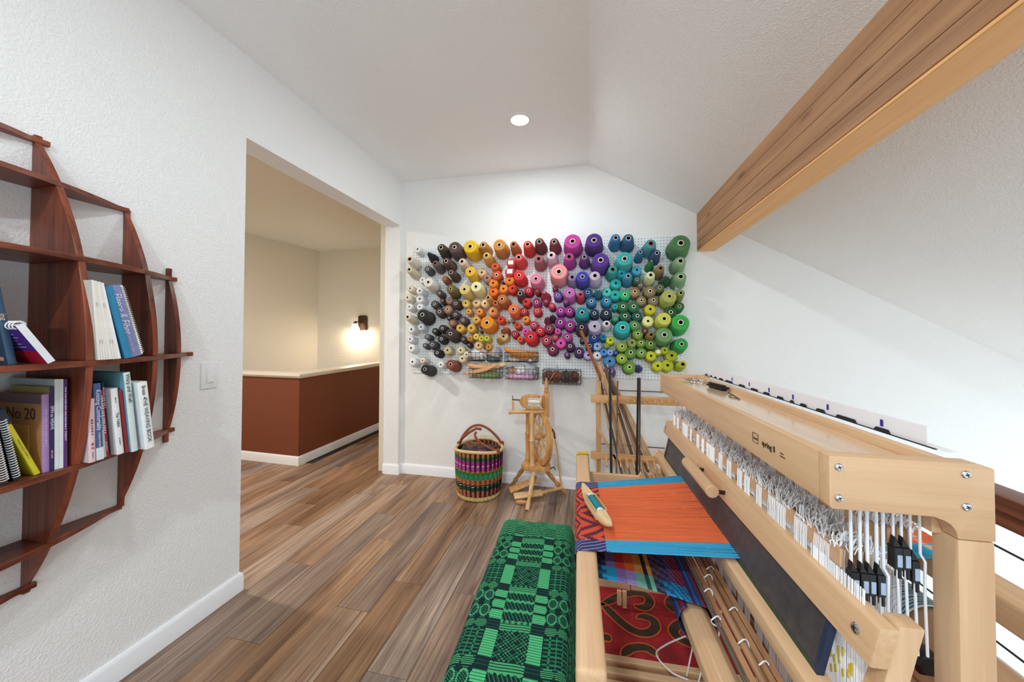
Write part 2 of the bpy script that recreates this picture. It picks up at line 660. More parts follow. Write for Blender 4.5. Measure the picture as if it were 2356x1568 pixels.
# half wall of the stairwell
HX, HY = -2.9245, 3.164
hw = MB()
hw.prism([(HX, HY, 0), (HX, HFY, 0), (HX - 0.13, HFY, 0), (HX - 0.13, HY + 0.13, 0), (-4.42, HY + 0.19, 0), (-4.42, HY + 0.06, 0)], (0, 0, 0.905))
HWALL = struct(hw.build('wall_half', M_BROWN, smooth=0), 'low brown half wall around the stairwell with pale cap', 'wall')
cp = MB()
cp.prism([(HX + 0.02, HY - 0.02, 0.895), (HX + 0.02, HFY, 0.895), (HX - 0.15, HFY, 0.895), (HX - 0.15, HY + 0.15, 0.895), (-4.42, HY + 0.21, 0.895), (-4.42, HY + 0.04, 0.895)], (0, 0, 0.018))
cp.prism([(HX + 0.035, HY - 0.035, 0.913), (HX + 0.035, HFY, 0.913), (HX - 0.165, HFY, 0.913), (HX - 0.165, HY + 0.165, 0.913), (-4.42, HY + 0.225, 0.913), (-4.42, HY + 0.025, 0.913)], (0, 0, 0.026))
struct(cp.build('trim_1', M_CAP, bevel=0.004), 'pale wooden cap along the brown half wall', 'trim')

BH, BT = 0.093, 0.014


def baseboard(name, pts, label):
    """pts: floor polyline, the room on its left side seen walking along it"""
    mb = MB()
    prof = [(0, 0), (BT, 0), (BT, BH - 0.016), (BT * 0.75, BH - 0.007), (BT * 0.45, BH), (0, BH)]
    P = [Vector((x, y, 0)) for x, y in pts]
    rows = []
    for i, p in enumerate(P):
        d0 = (P[i] - P[i - 1]).normalized() if i else None
        d1 = (P[i + 1] - P[i]).normalized() if i < len(P) - 1 else None
        n0 = Vector((-d0.y, d0.x, 0)) if d0 else None
        n1 = Vector((-d1.y, d1.x, 0)) if d1 else None
        if n0 is None:
            nn = n1
        elif n1 is None:
            nn = n0
        else:
            nn = (n0 + n1) / (1 + n0.dot(n1))
        rows.append([p + nn * a + Vector((0, 0, z)) for a, z in prof])
    k = len(prof)
    vs = [q for r in rows for q in r]
    fs = [(i * k + j, i * k + (j + 1) % k, (i + 1) * k + (j + 1) % k, (i + 1) * k + j) for i in range(len(rows) - 1) for j in range(k)]
    fs += [tuple(range(k)), tuple((len(rows) - 1) * k + j for j in range(k))[::-1]]
    mb.add(vs, fs)
    return struct(mb.build(name, M_TRIM, smooth=25), label, 'baseboard')


baseboard('baseboard_left', [(-A - TW, Y1), (-A, Y1), (-A, -2.8)], 'white baseboard along the left wall up to the opening')
baseboard('baseboard_back', [(1.25, D), (-A, D), (-A, Y2), (-A - TW, Y2)], 'white baseboard along the back wall and right jamb')
baseboard('baseboard_hall', [(HX, HFY), (HX, HY), (-4.42, HY + 0.06)], 'white baseboard along the brown half wall')

# floor of planks
XF = 1.34
fl = MB()
fl.box(-A - TW - 0.02, XF, -3.0, D + 0.02, -0.12, -0.009)
fl.prism([(-A - TW - 0.02, 0.25, -0.12), (-A - TW - 0.02, HFY, -0.12), (HX - 0.12, HFY, -0.12), (HX - 0.12, HY + 0.12, -0.12), (-4.42, HY + 0.18, -0.12), (-4.84, 0.25, -0.12)], (0, 0, 0.111))
FLOOR = struct(fl.build('floor', M_SUB, smooth=0), 'floor of wide brown vinyl planks', 'floor')
PW, PL = 0.177, 1.138
OFF = {-5: .189, -3: .452, -2: .682, -1: .179, -6: .696, -4: 1.028, -7: .453, -8: 1.046, -10: .458, -9: .2}
pm = MB().box(0, PW - 0.0016, 0, PL - 0.0016, -0.009, 0)
pl0 = pm.build('plank', M_PLANK, FLOOR, bevel=0.0012, seg=1, smooth=0)
first = True
rnd = random.Random(3)
for k in range(-23, 12):
    x0 = -0.7002 + k * PW
    off = OFF.get(k, rnd.random() * PL)
    ylo, yhi = (-0.35, D - 0.002) if x0 > -A - TW - 0.1 else (0.45, HFY)
    if x0 < HX - 0.05:
        yhi = HY + 0.08
    if x0 + PW > XF + 0.01:
        continue
    y = off - 3 * PL
    while y < yhi:
        a, b_ = max(y, ylo), min(y + PL, yhi)
        if b_ - a > 0.02:
            o = pl0 if first else pl0.copy()
            if not first:
                COL.objects.link(o)
                o.parent = FLOOR
            first = False
            o.location = (x0, a, 0)
            o.scale = (1, (b_ - a) / PL, 1)
        y += PL

# unseen floor below the loft, added to block light from below
lf = MB().box(XF, 6.5, -4.0, D + 0.1, -2.8, -2.7)
struct(lf.build('floor_lower', plain('great_room_floor', '#b59a80', 0.5), smooth=0), 'unseen floor of the room below the loft, added to block light', 'floor')

# timber beam under the slope: laminations, and an underside with light from below painted in
BX0, BX1, BZ0, BZ1 = 0.873, 1.006, 2.048, 2.372
beam = empty('timber_beam', (BX0, 0.2, BZ0), 0, 'honey brown laminated timber beam running under the sloped ceiling', 'beam')
zs = [0.0, 0.075, 0.16, 0.235, BZ1 - BZ0 + 0.03]
for i in range(4):
    lam = MB()
    x1t = 0.145 + 0.0
    lam.box(0, BX1 - BX0, -1.4, D - 0.2, zs[i] + (0.0008 if i else 0.012), zs[i + 1] - 0.0008)
    lam.build('lamination', M_BEAM, beam, bevel=0.0015, seg=1)
MB().box(0.001, BX1 - BX0 - 0.001, -1.4, D - 0.2, -0.0035, 0.0115).build('lit_underside', M_BEAM_LIT, beam, bevel=0.003, seg=1, label='underside with light from below painted in')

# visible recessed ceiling light, then unseen copies added to brighten loft and hall
M_LAMP = plain('lamp_glow', '#ffffff', 0.5, emit='#fff8ee', estr=14.0, vary=0)


def recessed(name, loc, label, power, color):
    t = empty(name, loc, 0, label, 'light')
    MB().lathe([(0.062, -0.001), (0.062, -0.006), (0.085, -0.007), (0.089, -0.003), (0.089, 0.0)], 40).build('trim_ring', M_WHITE, t)
    MB().lathe([(0.0, -0.003), (0.062, -0.003), (0.062, 0.0)], 40).build('lens', M_LAMP, t)
    l_ = bpy.data.lights.new('lamp', 'AREA')
    l_.shape = 'DISK'
    l_.size = 0.12
    l_.energy = power
    l_.color = color
    q = bpy.data.objects.new('lamp', l_)
    COL.objects.link(q)
    q.parent = t
    q.location = (0, 0, -0.012)
    return t


CAN = (0.86, 0.96, 1.0)
recessed('recessed_ceiling_light', (-0.4755, 2.4386, HL), 'round white recessed ceiling light, lit, in front of the pegboard', 8, CAN)
recessed('recessed_ceiling_light', (-0.4755, 0.55, HL), 'added unseen fill light in the ceiling above the photographer', 7, CAN)  # added fill, out of view, for loom and floor
recessed('recessed_ceiling_light', (-0.4755, -1.3, HL), 'added unseen fill light in the ceiling at the rear of the loft', 28, CAN)  # added fill, out of view behind the camera
recessed('recessed_ceiling_light', (-3.2, 1.7, HZ), 'added unseen fill light in the hall ceiling', 30, (1.0, 0.97, 0.92))  # added fill, out of view, to brighten the hall

# wall sconce in the stairwell
SCX, SCY, SCZ = -3.36, HFY, 1.515
sc_ = empty('wall_sconce', (SCX, SCY, SCZ), 0, 'small bronze wall sconce with a glowing white glass shade', 'sconce')
pl_ = MB()
pts = []
for (cx, cz) in ((0.045, 0.085), (-0.045, 0.085), (-0.045, -0.085), (0.045, -0.085)):
    for k in range(5):
        a = {(1, 1): 0, (-1, 1): 90, (-1, -1): 180, (1, -1): 270}[(1 if cx > 0 else -1, 1 if cz > 0 else -1)] + k * 22.5
        pts.append((cx + 0.03 * math.cos(R(a)), 0, cz + 0.03 * math.sin(R(a))))
pl_.prism(pts, (0, -0.02, 0))
pl_.build('back_plate', M_BRONZE, sc_, bevel=0.005)
MB().tube([(-0.01, -0.02, 0.01), (-0.03, -0.06, 0.02), (-0.06, -0.1, 0.015)], 0.008, 8).build('arm', M_BRONZE, sc_)
MB().lathe([(0.0, 0.03), (0.008, 0.028), (0.008, 0.012), (0.03, 0.002), (0.038, -0.012)], 20, mtx=Matrix.Translation((-0.06, -0.11, 0))).build('socket_cap', M_BRONZE, sc_)
M_SHADE = plain('sconce_glass', '#fff6e8', 0.4, emit='#ffedd0', estr=3.5, vary=0)
MB().lathe([(0.036, -0.01), (0.04, -0.03), (0.075, -0.125), (0.072, -0.125), (0.037, -0.03), (0.033, -0.012)], 24, mtx=Matrix.Translation((-0.06, -0.11, 0))).build('glass_shade', M_SHADE, sc_)
ld = bpy.data.lights.new('sconce_bulb', 'POINT')
ld.energy = 6
ld.color = (1.0, 0.86, 0.66)
ld.shadow_soft_size = 0.03
lo = bpy.data.objects.new('sconce_bulb', ld)
COL.objects.link(lo)
lo.parent = sc_
lo.location = (-0.06, -0.11, -0.135)

# light switch on the left wall
sw = empty('light_switch', (-A, 1.397, 1.153), 0, 'white rocker light switch on the left wall', 'switch')
MB().box(0, 0.006, -0.039, 0.039, -0.062, 0.062).build('face_plate', M_WHITE, sw, bevel=0.003)
MB().box(0.006, 0.0075, -0.0175, 0.0175, -0.036, 0.036).build('inner_frame', M_WHITE, sw, bevel=0.0008)
rk = MB().prism([(0.0065, -0.014, -0.032), (0.0125, -0.014, -0.032), (0.0085, -0.014, 0.032), (0.0065, -0.014, 0.032)], (0, 0.028, 0))
rk.build('rocker', M_WHITE, sw, bevel=0.0006, seg=1)

# railing of the loft edge
rg = empty('cable_railing', (1.2, 0, 0), 0, 'loft railing with a brown wooden handrail and thin black cables', 'railing')
MB().box(-0.035, 0.055, -1.0, D - 0.005, 0.85, 0.895).build('handrail', M_RAIL, rg, bevel=0.005)
MB().box(-0.012, 0.032, -1.0, D - 0.005, 0.795, 0.849).build('rail_board', M_RAIL, rg, bevel=0.003)
for z in (0.72, 0.575, 0.43, 0.285, 0.14):
    MB().tube([(0.01, -1.0, z), (0.01, D - 0.005, z)], 0.0032, 6).build('cable', M_BLACK, rg)
for y in (3.14, 0.3):
    MB().box(-0.02, 0.04, y, y + 0.06, 0.0, 0.795).build('post', M_RAIL, rg, bevel=0.003)

# ------------------------------------------------------------------ pegboard
def pegboard_material():
    mt, nt, b = new_mat('pegboard_white')
    tc = N(nt, 'ShaderNodeTexCoord')
    sp = N(nt, 'ShaderNodeSeparateXYZ')
    nt.links.new(tc.outputs['Object'], sp.inputs[0])
    ds = []
    for ax in ('X', 'Z'):
        dv = N(nt, 'ShaderNodeMath', operation='DIVIDE')
        nt.links.new(sp.outputs[ax], dv.inputs[0])
        dv.inputs[1].default_value = 0.0254
        fr = N(nt, 'ShaderNodeMath', operation='FRACT')
        nt.links.new(dv.outputs[0], fr.inputs[0])
        sb = N(nt, 'ShaderNodeMath', operation='SUBTRACT')
        nt.links.new(fr.outputs[0], sb.inputs[0])
        sb.inputs[1].default_value = 0.5
        sq = N(nt, 'ShaderNodeMath', operation='POWER')
        nt.links.new(sb.outputs[0], sq.inputs[0])
        sq.inputs[1].default_value = 2
        ds.append(sq)
    ad = N(nt, 'ShaderNodeMath', operation='ADD')
    nt.links.new(ds[0].outputs[0], ad.inputs[0])
    nt.links.new(ds[1].outputs[0], ad.inputs[1])
    lt = N(nt, 'ShaderNodeMath', operation='LESS_THAN')
    nt.links.new(ad.outputs[0], lt.inputs[0])
    lt.inputs[1].default_value = 0.0185
    mx = N(nt, 'ShaderNodeMix', data_type='RGBA')
    nt.links.new(lt.outputs[0], mx.inputs[0])
    mx.inputs[6].default_value = lin('#f0f5f6')
    mx.inputs[7].default_value = lin('#33383d')
    nt.links.new(mx.outputs[2], b.inputs['Base Color'])
    b.inputs['Roughness'].default_value = 0.45
    return mt


M_PEG = pegboard_material()
PBY = D - 0.012
peg = empty('pegboard', (-0.467, D, 1.577), 0, 'long white pegboard covered in cones of coloured yarn', 'pegboard')
for sx in (-1, 1):
    x0, x1 = (-1.211, -0.0008) if sx < 0 else (0.0008, 1.211)
    MB().box(x0, x1, -0.012, -0.004, -0.6025, 0.6025).build('panel', M_PEG, peg, bevel=0.0006, seg=1)
for z in (-0.55, 0, 0.55):
    MB().box(-1.2, 1.2, -0.004, -0.0005, z - 0.02, z + 0.02).build('batten', M_WHITE, peg)

# ------------------------------------------------------------------ yarn cones
CONES = """-1.583 2.129 0.0325 S f0efec 0 white
-1.446 2.057 0.0462 P 22292e 0 black
-1.323 2.106 0.0355 T 463526 0 dark brown
-1.192 2.1 0.0521 C 5a4640 0 brown
-1.042 2.1 0.0589 C e3b81c 0 yellow
-0.923 2.11 0.0334 T b98233 0 ochre
-0.774 2.101 0.0507 C c9843c 0 caramel
-0.647 2.102 0.0301 T b5663a 0 rust
-0.523 2.094 0.0353 T d3352a 0 red
-0.421 2.113 0.035 T 6b2a2c 0 maroon
-1.633 2.012 0.0321 T e3dac8 0 cream
-1.637 1.916 0.0292 T d8cbb0 0 beige
-1.48 1.938 0.0305 S 54555a 0 grey
-1.379 1.963 0.0287 T 6b5a52 0 taupe
-1.273 1.98 0.033 T 5b3b2e 0 brown
-1.12 1.969 0.0327 T dcc3b4 0 pale pink
-1.042 1.876 0.0437 C ecb62f 0 golden
-0.892 2.014 0.0322 T d8a04d 0 ochre
-0.952 1.889 0.0352 S dcb98e 0 peach
-0.827 1.941 0.0338 S cf5526 0 orange red
-0.683 1.966 0.0362 S c6403c 1 red
-0.6 1.985 0.0354 T e0433e 0 red
-0.426 1.966 0.035 T a2606a 0 dusty rose
-1.532 1.837 0.0282 S eceae4 0 white
-1.443 1.791 0.0431 C ebe4da 0 off-white
-1.306 1.84 0.0278 S 9a5532 0 rust
-1.225 1.876 0.0284 T 4a3830 0 dark brown
-0.901 1.837 0.0339 S a8796e 0 mauve
-0.814 1.863 0.0382 S c65a2c 0 rust
-0.693 1.887 0.0401 S c9373a 1 red
-0.597 1.827 0.0435 C e2302e 0 red
-0.449 1.794 0.0473 C dc7fa0 0 rose pink
-0.767 1.811 0.0112 S 7a2a2a 0 maroon
-1.225 1.727 0.0385 C 6f6128 0 olive
-1.656 1.761 0.0296 S e3d6c2 0 cream
-1.558 1.736 0.0324 S f1f0ee 0 white
-1.094 1.718 0.0449 C e0c476 0 pale gold
-0.986 1.739 0.0457 C efe3ae 0 pale yellow
-0.845 1.791 0.0366 S f0842a 0 orange
-0.694 1.81 0.0362 S ef7d22 0 orange
-0.749 1.737 0.0347 S f5852a 0 orange
-0.668 1.738 0.0361 S d6442f 0 orange red
-0.845 1.712 0.0382 S ee7421 0 orange
-0.523 1.716 0.0319 S c22038 0 crimson
-0.444 1.711 0.023 S a92a3c 0 crimson
-0.374 1.669 0.0331 P b02a6a 0 magenta
-1.683 1.675 0.0326 S e6d6c2 0 cream
-1.557 1.659 0.0353 S f1f1f0 0 white
-1.361 1.711 0.0279 S 4b3a36 0 dark brown
-1.331 1.638 0.0232 S 3a2c2a 0 black
-1.264 1.641 0.03 S 9b7468 0 mauve
-1.197 1.613 0.0357 S 4a3b38 0 dark brown
-0.874 1.642 0.0222 T dd9f52 0 ochre
-0.588 1.67 0.0299 T 5a2932 0 maroon
-0.747 1.625 0.0411 C b96a3a 0 rust
-0.544 1.617 0.0331 S cf3d3e 0 red
-0.452 1.613 0.034 S 9c2f6e 0 plum
-0.369 1.621 0.0218 S a42d60 0 plum
-1.663 1.587 0.0296 S f1f1f0 0 white
-1.556 1.585 0.0294 S f1f1ef 0 white
-1.41 1.61 0.0321 S 46403f 0 black
-1.102 1.613 0.0332 S e4c46a 0 pale gold
-1.002 1.613 0.0329 S efc691 0 peach
-0.921 1.608 0.0328 S f0cb98 0 peach
-0.808 1.593 0.0221 T c9814a 0 rust
-1.358 1.537 0.036 S 4a3733 0 dark brown
-1.278 1.561 0.0358 S a07868 0 mauve
-1.076 1.537 0.024 S e2a04c 0 ochre
-0.972 1.534 0.0295 S ee9134 0 orange
-0.847 1.537 0.0382 S eb9a58 0 apricot
-0.646 1.534 0.0424 C ea6a3c 0 coral
-0.566 1.534 0.0303 S b83836 0 red
-0.447 1.536 0.0328 S c33338 0 red
-1.5 1.493 0.0489 C 2b282b 0 black
-1.649 1.475 0.0279 T e4dac6 0 cream
-1.202 1.51 0.0299 S 463a38 0 dark brown
-1.129 1.459 0.0332 S 4b403d 0 dark brown
-1.276 1.487 0.0202 S 35302f 0 black
-1.232 1.433 0.0317 S 85563f 0 brown
-1.001 1.461 0.0312 S e0a84a 0 gold
-0.884 1.418 0.0542 C fb8c1c 0 orange
-0.773 1.464 0.0291 S e8472c 0 orange red
-0.721 1.459 0.0123 S c9a878 0 tan
-0.673 1.459 0.0139 S a88f78 0 tan
-0.622 1.412 0.0266 S db5030 0 orange red
-0.548 1.463 0.0286 S ea8c38 0 orange
-0.474 1.415 0.0329 S b23a58 0 raspberry
-0.974 1.411 0.0113 S 9a5232 0 rust
-1.542 1.396 0.0294 S dfe6ea 0 pale blue
-1.641 1.374 0.0343 S f0ede6 0 white
-1.156 1.387 0.0344 S e0b04e 0 gold
-1.05 1.386 0.0353 S dbaa4c 0 gold
-1.329 1.383 0.0319 S 222326 0 black
-1.404 1.359 0.0262 S 222326 0 black
-1.225 1.32 0.0441 C 43322e 0 dark brown
-0.97 1.366 0.0125 S 7a4630 0 brown
-0.741 1.364 0.0479 P b0582c 0 rust
-0.647 1.334 0.0288 S b02b3c 0 crimson
-0.548 1.358 0.0264 S d650a8 0 pink
-0.42 1.362 0.0338 S c82436 0 red
-1.478 1.306 0.0246 S 5a5d63 0 slate grey
-1.338 1.286 0.0336 S 26272b 0 black
-1.125 1.284 0.0274 S 3f2f2c 0 dark brown
-1.062 1.293 0.0239 S c98a35 0 amber
-1.002 1.309 0.0255 S eccb58 0 yellow
-0.953 1.292 0.0254 S dbd24a 0 chartreuse
-0.9 1.295 0.0253 S d9d455 0 chartreuse
-0.748 1.311 0.0362 S d9bb82 0 beige
-0.789 1.282 0.035 P cf9a34 0 ochre
-0.596 1.288 0.0248 S d9592f 0 orange red
-0.495 1.295 0.0457 C d21f2b 0 scarlet
-1.502 1.224 0.0222 S 54565c 0 slate grey
-1.428 1.232 0.0338 S 42444c 0 slate grey
-1.079 1.239 0.0199 S 3d2e2c 0 dark brown
-0.979 1.231 0.0328 S e3ba84 0 peach
-0.884 1.217 0.0253 S cf9238 0 amber
-1.653 1.283 0.0307 S f3f2f0 0 white
-1.641 1.198 0.0354 S f3f0e8 0 white
-1.378 1.157 0.0319 S 25272b 0 black
-1.277 1.182 0.0335 S d8c79a 0 beige
-1.149 1.184 0.0315 S dccb9e 0 beige
-1.093 1.145 0.0274 S e3d8c0 0 cream
-1.133 1.109 0.0331 S dccda4 0 beige
-1.627 1.069 0.0354 S f4f3f1 0 white
-1.524 1.084 0.0246 S e9ddd0 0 cream
-1.342 1.048 0.0289 S f0f0ee 0 white
-1.222 1.044 0.0406 C 8e4a33 0 brick brown
-1.47 0.995 0.039 C 2a2828 0 charcoal
-0.293 2.106 0.0339 T 7a2a38 0 maroon
-0.139 2.1 0.0625 C b93a94 0 magenta
0.038 2.1 0.0595 C 4f2b7e 0 purple
0.211 2.113 0.0338 T 2a6fa3 0 blue
0.311 2.104 0.0379 T 2b5a86 0 dark blue
0.484 2.052 0.0374 T 4f9aa5 0 grey teal
0.707 2.043 0.0656 C 4a7a4c 0 moss green
-0.318 1.992 0.034 T dcbccb 0 pale pink
-0.167 1.972 0.0364 T b03a92 0 magenta
-0.041 1.965 0.0305 T 6a3480 0 violet
0.091 1.932 0.0615 C 56308a 0 violet
0.281 1.936 0.0568 C 3aa9a8 0 turquoise
0.403 1.988 0.0226 T 1f6f9c 0 blue
0.529 1.974 0.0277 T 2a4a78 0 navy
0.488 1.905 0.0386 P 1a7a3c 0 green
0.705 1.902 0.0379 T 86a87a 0 sage
-0.253 1.848 0.0646 C ea9397 0 salmon pink
-0.142 1.799 0.0307 T 8d88b5 0 lavender
-0.057 1.799 0.0471 C 3d3fa5 0 blue violet
0.045 1.806 0.0386 T c9b6d6 0 lilac
0.187 1.853 0.0338 T 22a093 0 teal
0.261 1.84 0.0321 S 2aa7bd 0 cyan
0.309 1.795 0.0298 T 2b86ac 0 blue
0.384 1.865 0.034 S 5ab6da 0 sky blue
0.383 1.787 0.0285 S 3d6a52 0 dark green
0.482 1.798 0.031 T dbe0a8 0 pale lime
0.557 1.85 0.0276 T 8d7a48 0 khaki
0.606 1.779 0.0464 P 10502c 0 dark green
0.706 1.778 0.0394 T 78a070 1 sage
0.411 1.739 0.0219 S 6e6050 0 taupe
0.215 1.76 0.0377 S 2bb4ae 0 turquoise
-0.292 1.737 0.0207 S 8a2a48 0 maroon
-0.376 1.67 0.0496 P b3204c 0 crimson
-0.266 1.671 0.0344 S 6e4aa2 0 violet
-0.164 1.668 0.0435 C c463b5 0 orchid
-0.073 1.651 0.025 T c93a5c 0 rose
-0.014 1.688 0.0349 S 2b5f96 0 blue
0.071 1.683 0.0425 P 1c7a86 0 teal
0.142 1.69 0.0345 S 58c2b8 0 aqua
0.211 1.664 0.0377 S 22a99c 0 teal
0.289 1.663 0.0386 S 22b06a 0 emerald
0.366 1.687 0.0373 S 9a8258 0 khaki
0.486 1.688 0.0408 S 8a774c 0 khaki
0.561 1.714 0.0314 S 66744e 0 grey green
0.621 1.623 0.0501 C a8b052 0 pea green
0.707 1.649 0.0273 T 7f8a3a 0 olive
-0.369 1.62 0.0242 S b8204e 0 crimson
-0.317 1.578 0.0259 S c2204c 0 crimson
-0.195 1.614 0.0239 S 7a2a72 0 plum
0.015 1.613 0.0365 S 2c73a3 0 blue
0.139 1.614 0.0379 S 1f86b0 0 cerulean
0.418 1.613 0.0338 S 8f7c55 0 khaki
0.512 1.613 0.0352 S 857558 0 taupe
0.211 1.564 0.021 S 1fa39a 0 teal
0.274 1.566 0.0397 S 27663c 0 dark green
0.358 1.564 0.0395 S 2d6b40 0 dark green
0.487 1.54 0.0391 S c8c028 0 mustard
0.709 1.561 0.0331 S 2f6a34 0 dark green
0.644 1.514 0.0403 S 2c5f35 0 dark green
-0.242 1.536 0.0354 S 9c2f92 0 plum
-0.165 1.535 0.0369 S a0328e 0 plum
-0.06 1.499 0.0487 C 13858c 0 deep teal
0.041 1.511 0.0347 S 1f3252 0 navy
0.138 1.511 0.0401 S 1c2c42 0 navy
0.29 1.488 0.0385 S 256040 0 dark green
0.387 1.487 0.0355 S 1c5a52 0 dark teal
0.212 1.463 0.0249 S 1f8a66 0 jade
0.469 1.443 0.0391 S e8e49a 0 pale yellow
0.582 1.445 0.0486 C cdcf52 0 lemon lime
0.703 1.415 0.0602 C 3aa84c 0 bright green
-0.245 1.436 0.0411 S 8a2f88 0 plum
-0.161 1.411 0.0409 S 92307f 0 plum
-0.063 1.377 0.0431 C 2a2236 0 blackish purple
0.042 1.385 0.0466 C b8aac8 0 lilac
0.139 1.408 0.0262 T dfe6ec 0 pale blue
0.265 1.375 0.0529 C 1ba9a8 0 teal
0.364 1.41 0.0372 S 5a9052 0 green
-0.344 1.385 0.0374 S 8f2c4e 0 maroon
-0.358 1.459 0.0378 P 8a1f42 0 maroon
-0.313 1.478 0.0348 P 3a1c3a 0 dark plum
-0.267 1.359 0.024 S d253a0 0 pink
0.446 1.362 0.0245 S 5a2a26 0 dark brown
0.389 1.339 0.0382 S 7fa03a 0 lime green
0.484 1.318 0.0256 T 7f7628 0 olive
0.583 1.317 0.0554 C 6a9a62 0 sage green
0.037 1.308 0.0364 S 23479a 0 royal blue
0.114 1.31 0.0234 S 2a8fae 0 cerulean
0.17 1.285 0.0305 S cbd032 0 chartreuse
-0.288 1.305 0.024 S c03050 0 crimson
-0.185 1.31 0.0352 S a33a8c 0 plum
-0.366 1.279 0.0374 S b23a58 0 raspberry
-0.24 1.256 0.0371 S d651a4 0 pink
-0.061 1.284 0.018 S 2c2a40 0 navy
-0.162 1.232 0.0352 S 3d2440 0 dark plum
0.064 1.233 0.0307 S 9dbbe0 0 pale blue
0.138 1.241 0.0211 S 8aa03a 0 olive
0.264 1.235 0.0385 S 8aa834 0 lime green
0.344 1.265 0.0318 S 94a85a 0 sage
0.414 1.265 0.0327 S 6f9438 0 green
0.489 1.259 0.039 S 5a8530 0 green
0.709 1.245 0.0444 C 2f9c48 0 grass green
-0.312 1.203 0.0413 S 6e2a48 0 maroon
-0.086 1.184 0.0384 S 46275c 0 purple
0.005 1.236 0.0325 S 223a74 0 navy
0.117 1.186 0.0289 S 4f90d2 0 sky blue
0.168 1.182 0.0233 S 8fa3d8 0 periwinkle
0.216 1.185 0.0177 S 2f4c9a 0 royal blue
0.334 1.185 0.0411 S 5d8c36 0 green
0.417 1.185 0.037 S 6f9a40 0 green
0.491 1.159 0.0368 S c2c430 0 mustard
0.548 1.192 0.0243 S b8bc38 1 chartreuse
0.596 1.206 0.0269 S b5bc30 0 chartreuse
0.649 1.164 0.0402 S a8b030 0 olive
-0.01 1.157 0.0337 S b7a6cf 0 lilac
0.065 1.156 0.0307 S d5d6da 0 white
0.165 1.109 0.0416 S 4a86b4 0 blue
-0.188 1.158 0.0216 S 5a2f62 0 purple
0.263 1.134 0.0396 S 86a634 0 lime green
0.323 1.063 0.0438 S 6f9a34 0 lime green
0.401 1.06 0.0358 P 2e2e86 0 indigo
0.543 1.079 0.0367 S c6cc34 0 chartreuse
0.618 1.085 0.0418 S b6bc2e 0 chartreuse
0.718 1.087 0.0272 T b5c422 0 chartreuse
0.167 1.023 0.0326 T 6b3a86 0 purple"""



def cone_mesh(kind):
    """unit mesh: axis -y (out of the wall), length 1, front radius 1"""
    mb = MB()
    if kind == 'C':
        prof = [(0.28, 0.0), (1.12, 0.0), (1.24, 0.03), (1.27, 0.08), (1.24, 0.2), (1.05, 0.86), (1.02, 0.93), (0.97, 0.975), (0.9, 0.99), (0.5, 0.965), (0.27, 0.955), (0.25, 0.6)]
    elif kind == 'T':
        prof = [(0.4, 0.0), (1.3, 0.0), (1.45, 0.03), (1.48, 0.09), (1.42, 0.22), (1.08, 0.82), (1.02, 0.92), (0.93, 0.98), (0.8, 0.995), (0.5, 0.985), (0.4, 0.97), (0.36, 0.6)]
    elif kind == 'S':
        prof = [(0.3, 0.0), (1.02, 0.0), (1.08, 0.03), (1.1, 0.1), (1.08, 0.5), (1.03, 0.88), (0.99, 0.95), (0.9, 0.99), (0.5, 0.985), (0.28, 0.975), (0.26, 0.5)]
    else:
        prof = [(0.2, 0.0), (0.85, 0.0), (1.0, 0.06), (1.02, 0.16), (0.9, 0.36), (0.45, 0.82), (0.3, 0.95), (0.22, 0.99), (0.12, 1.0), (0.08, 0.98), (0.05, 0.8)]
    mt = Matrix(((1, 0, 0, 0), (0, 0, -1, 0), (0, 1, 0, 0), (0, 0, 0, 1)))
    mb.lathe(prof, 28 if kind in 'CT' else 22, 0, mt)
    o = mb.build('yarn', M_YARN, smooth=50)
    me = o.data
    bpy.data.objects.remove(o)
    return me


def core_mesh(ro, ri, h):
    mb = MB()
    mt = Matrix(((1, 0, 0, 0), (0, 0, -1, 0), (0, 1, 0, 0), (0, 0, 0, 1)))
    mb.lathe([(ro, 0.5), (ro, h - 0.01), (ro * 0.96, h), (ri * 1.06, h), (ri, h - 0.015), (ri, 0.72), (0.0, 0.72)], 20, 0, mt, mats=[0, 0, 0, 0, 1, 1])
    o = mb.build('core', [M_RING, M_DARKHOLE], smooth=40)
    me = o.data
    bpy.data.objects.remove(o)
    return me


CM = {k: cone_mesh(k) for k in 'CTSP'}
KM = {'C': core_mesh(0.35, 0.245, 1.01), 'T': core_mesh(0.5, 0.37, 1.03), 'S': core_mesh(0.36, 0.22, 1.01), 'P': core_mesh(0.13, 0.07, 1.03)}
LEN = {'C': 0.175, 'T': 0.168, 'S': 0.112, 'P': 0.18}
TILT = R(13)
cones = []
for line in CONES.splitlines():
    w = line.split()
    cones.append(dict(x=float(w[0]), z=float(w[1]), r=float(w[2]), t=w[3], c=w[4], lab=w[5] == '1', name=' '.join(w[6:])))
KIND = {'C': 'big cone', 'T': 'tall narrow cone', 'S': 'spool', 'P': 'pointed cone'}
for c in cones:
    sz = ''
    if c['t'] == 'S' and c['r'] < 0.0235:
        sz = 'tiny '
    c['kind'] = sz + (KIND[c['t']] if not (c['t'] == 'C' and c['r'] < 0.045) else 'plump cone')
    c['desc'] = c['name'] + ' ' + c['kind']
count = {}
for c in cones:
    count[c['desc']] = count.get(c['desc'], 0) + 1
marks = [c for c in cones if c['t'] == 'C' and count[c['desc']] == 1]


def direction(a, b):
    dx, dz = a['x'] - b['x'], a['z'] - b['z']
    ang = math.degrees(math.atan2(dz, dx)) % 360
    return ['right of', 'above right of', 'above', 'above left of', 'left of', 'below left of', 'below', 'below right of'][int((ang + 22.5) // 45) % 8]


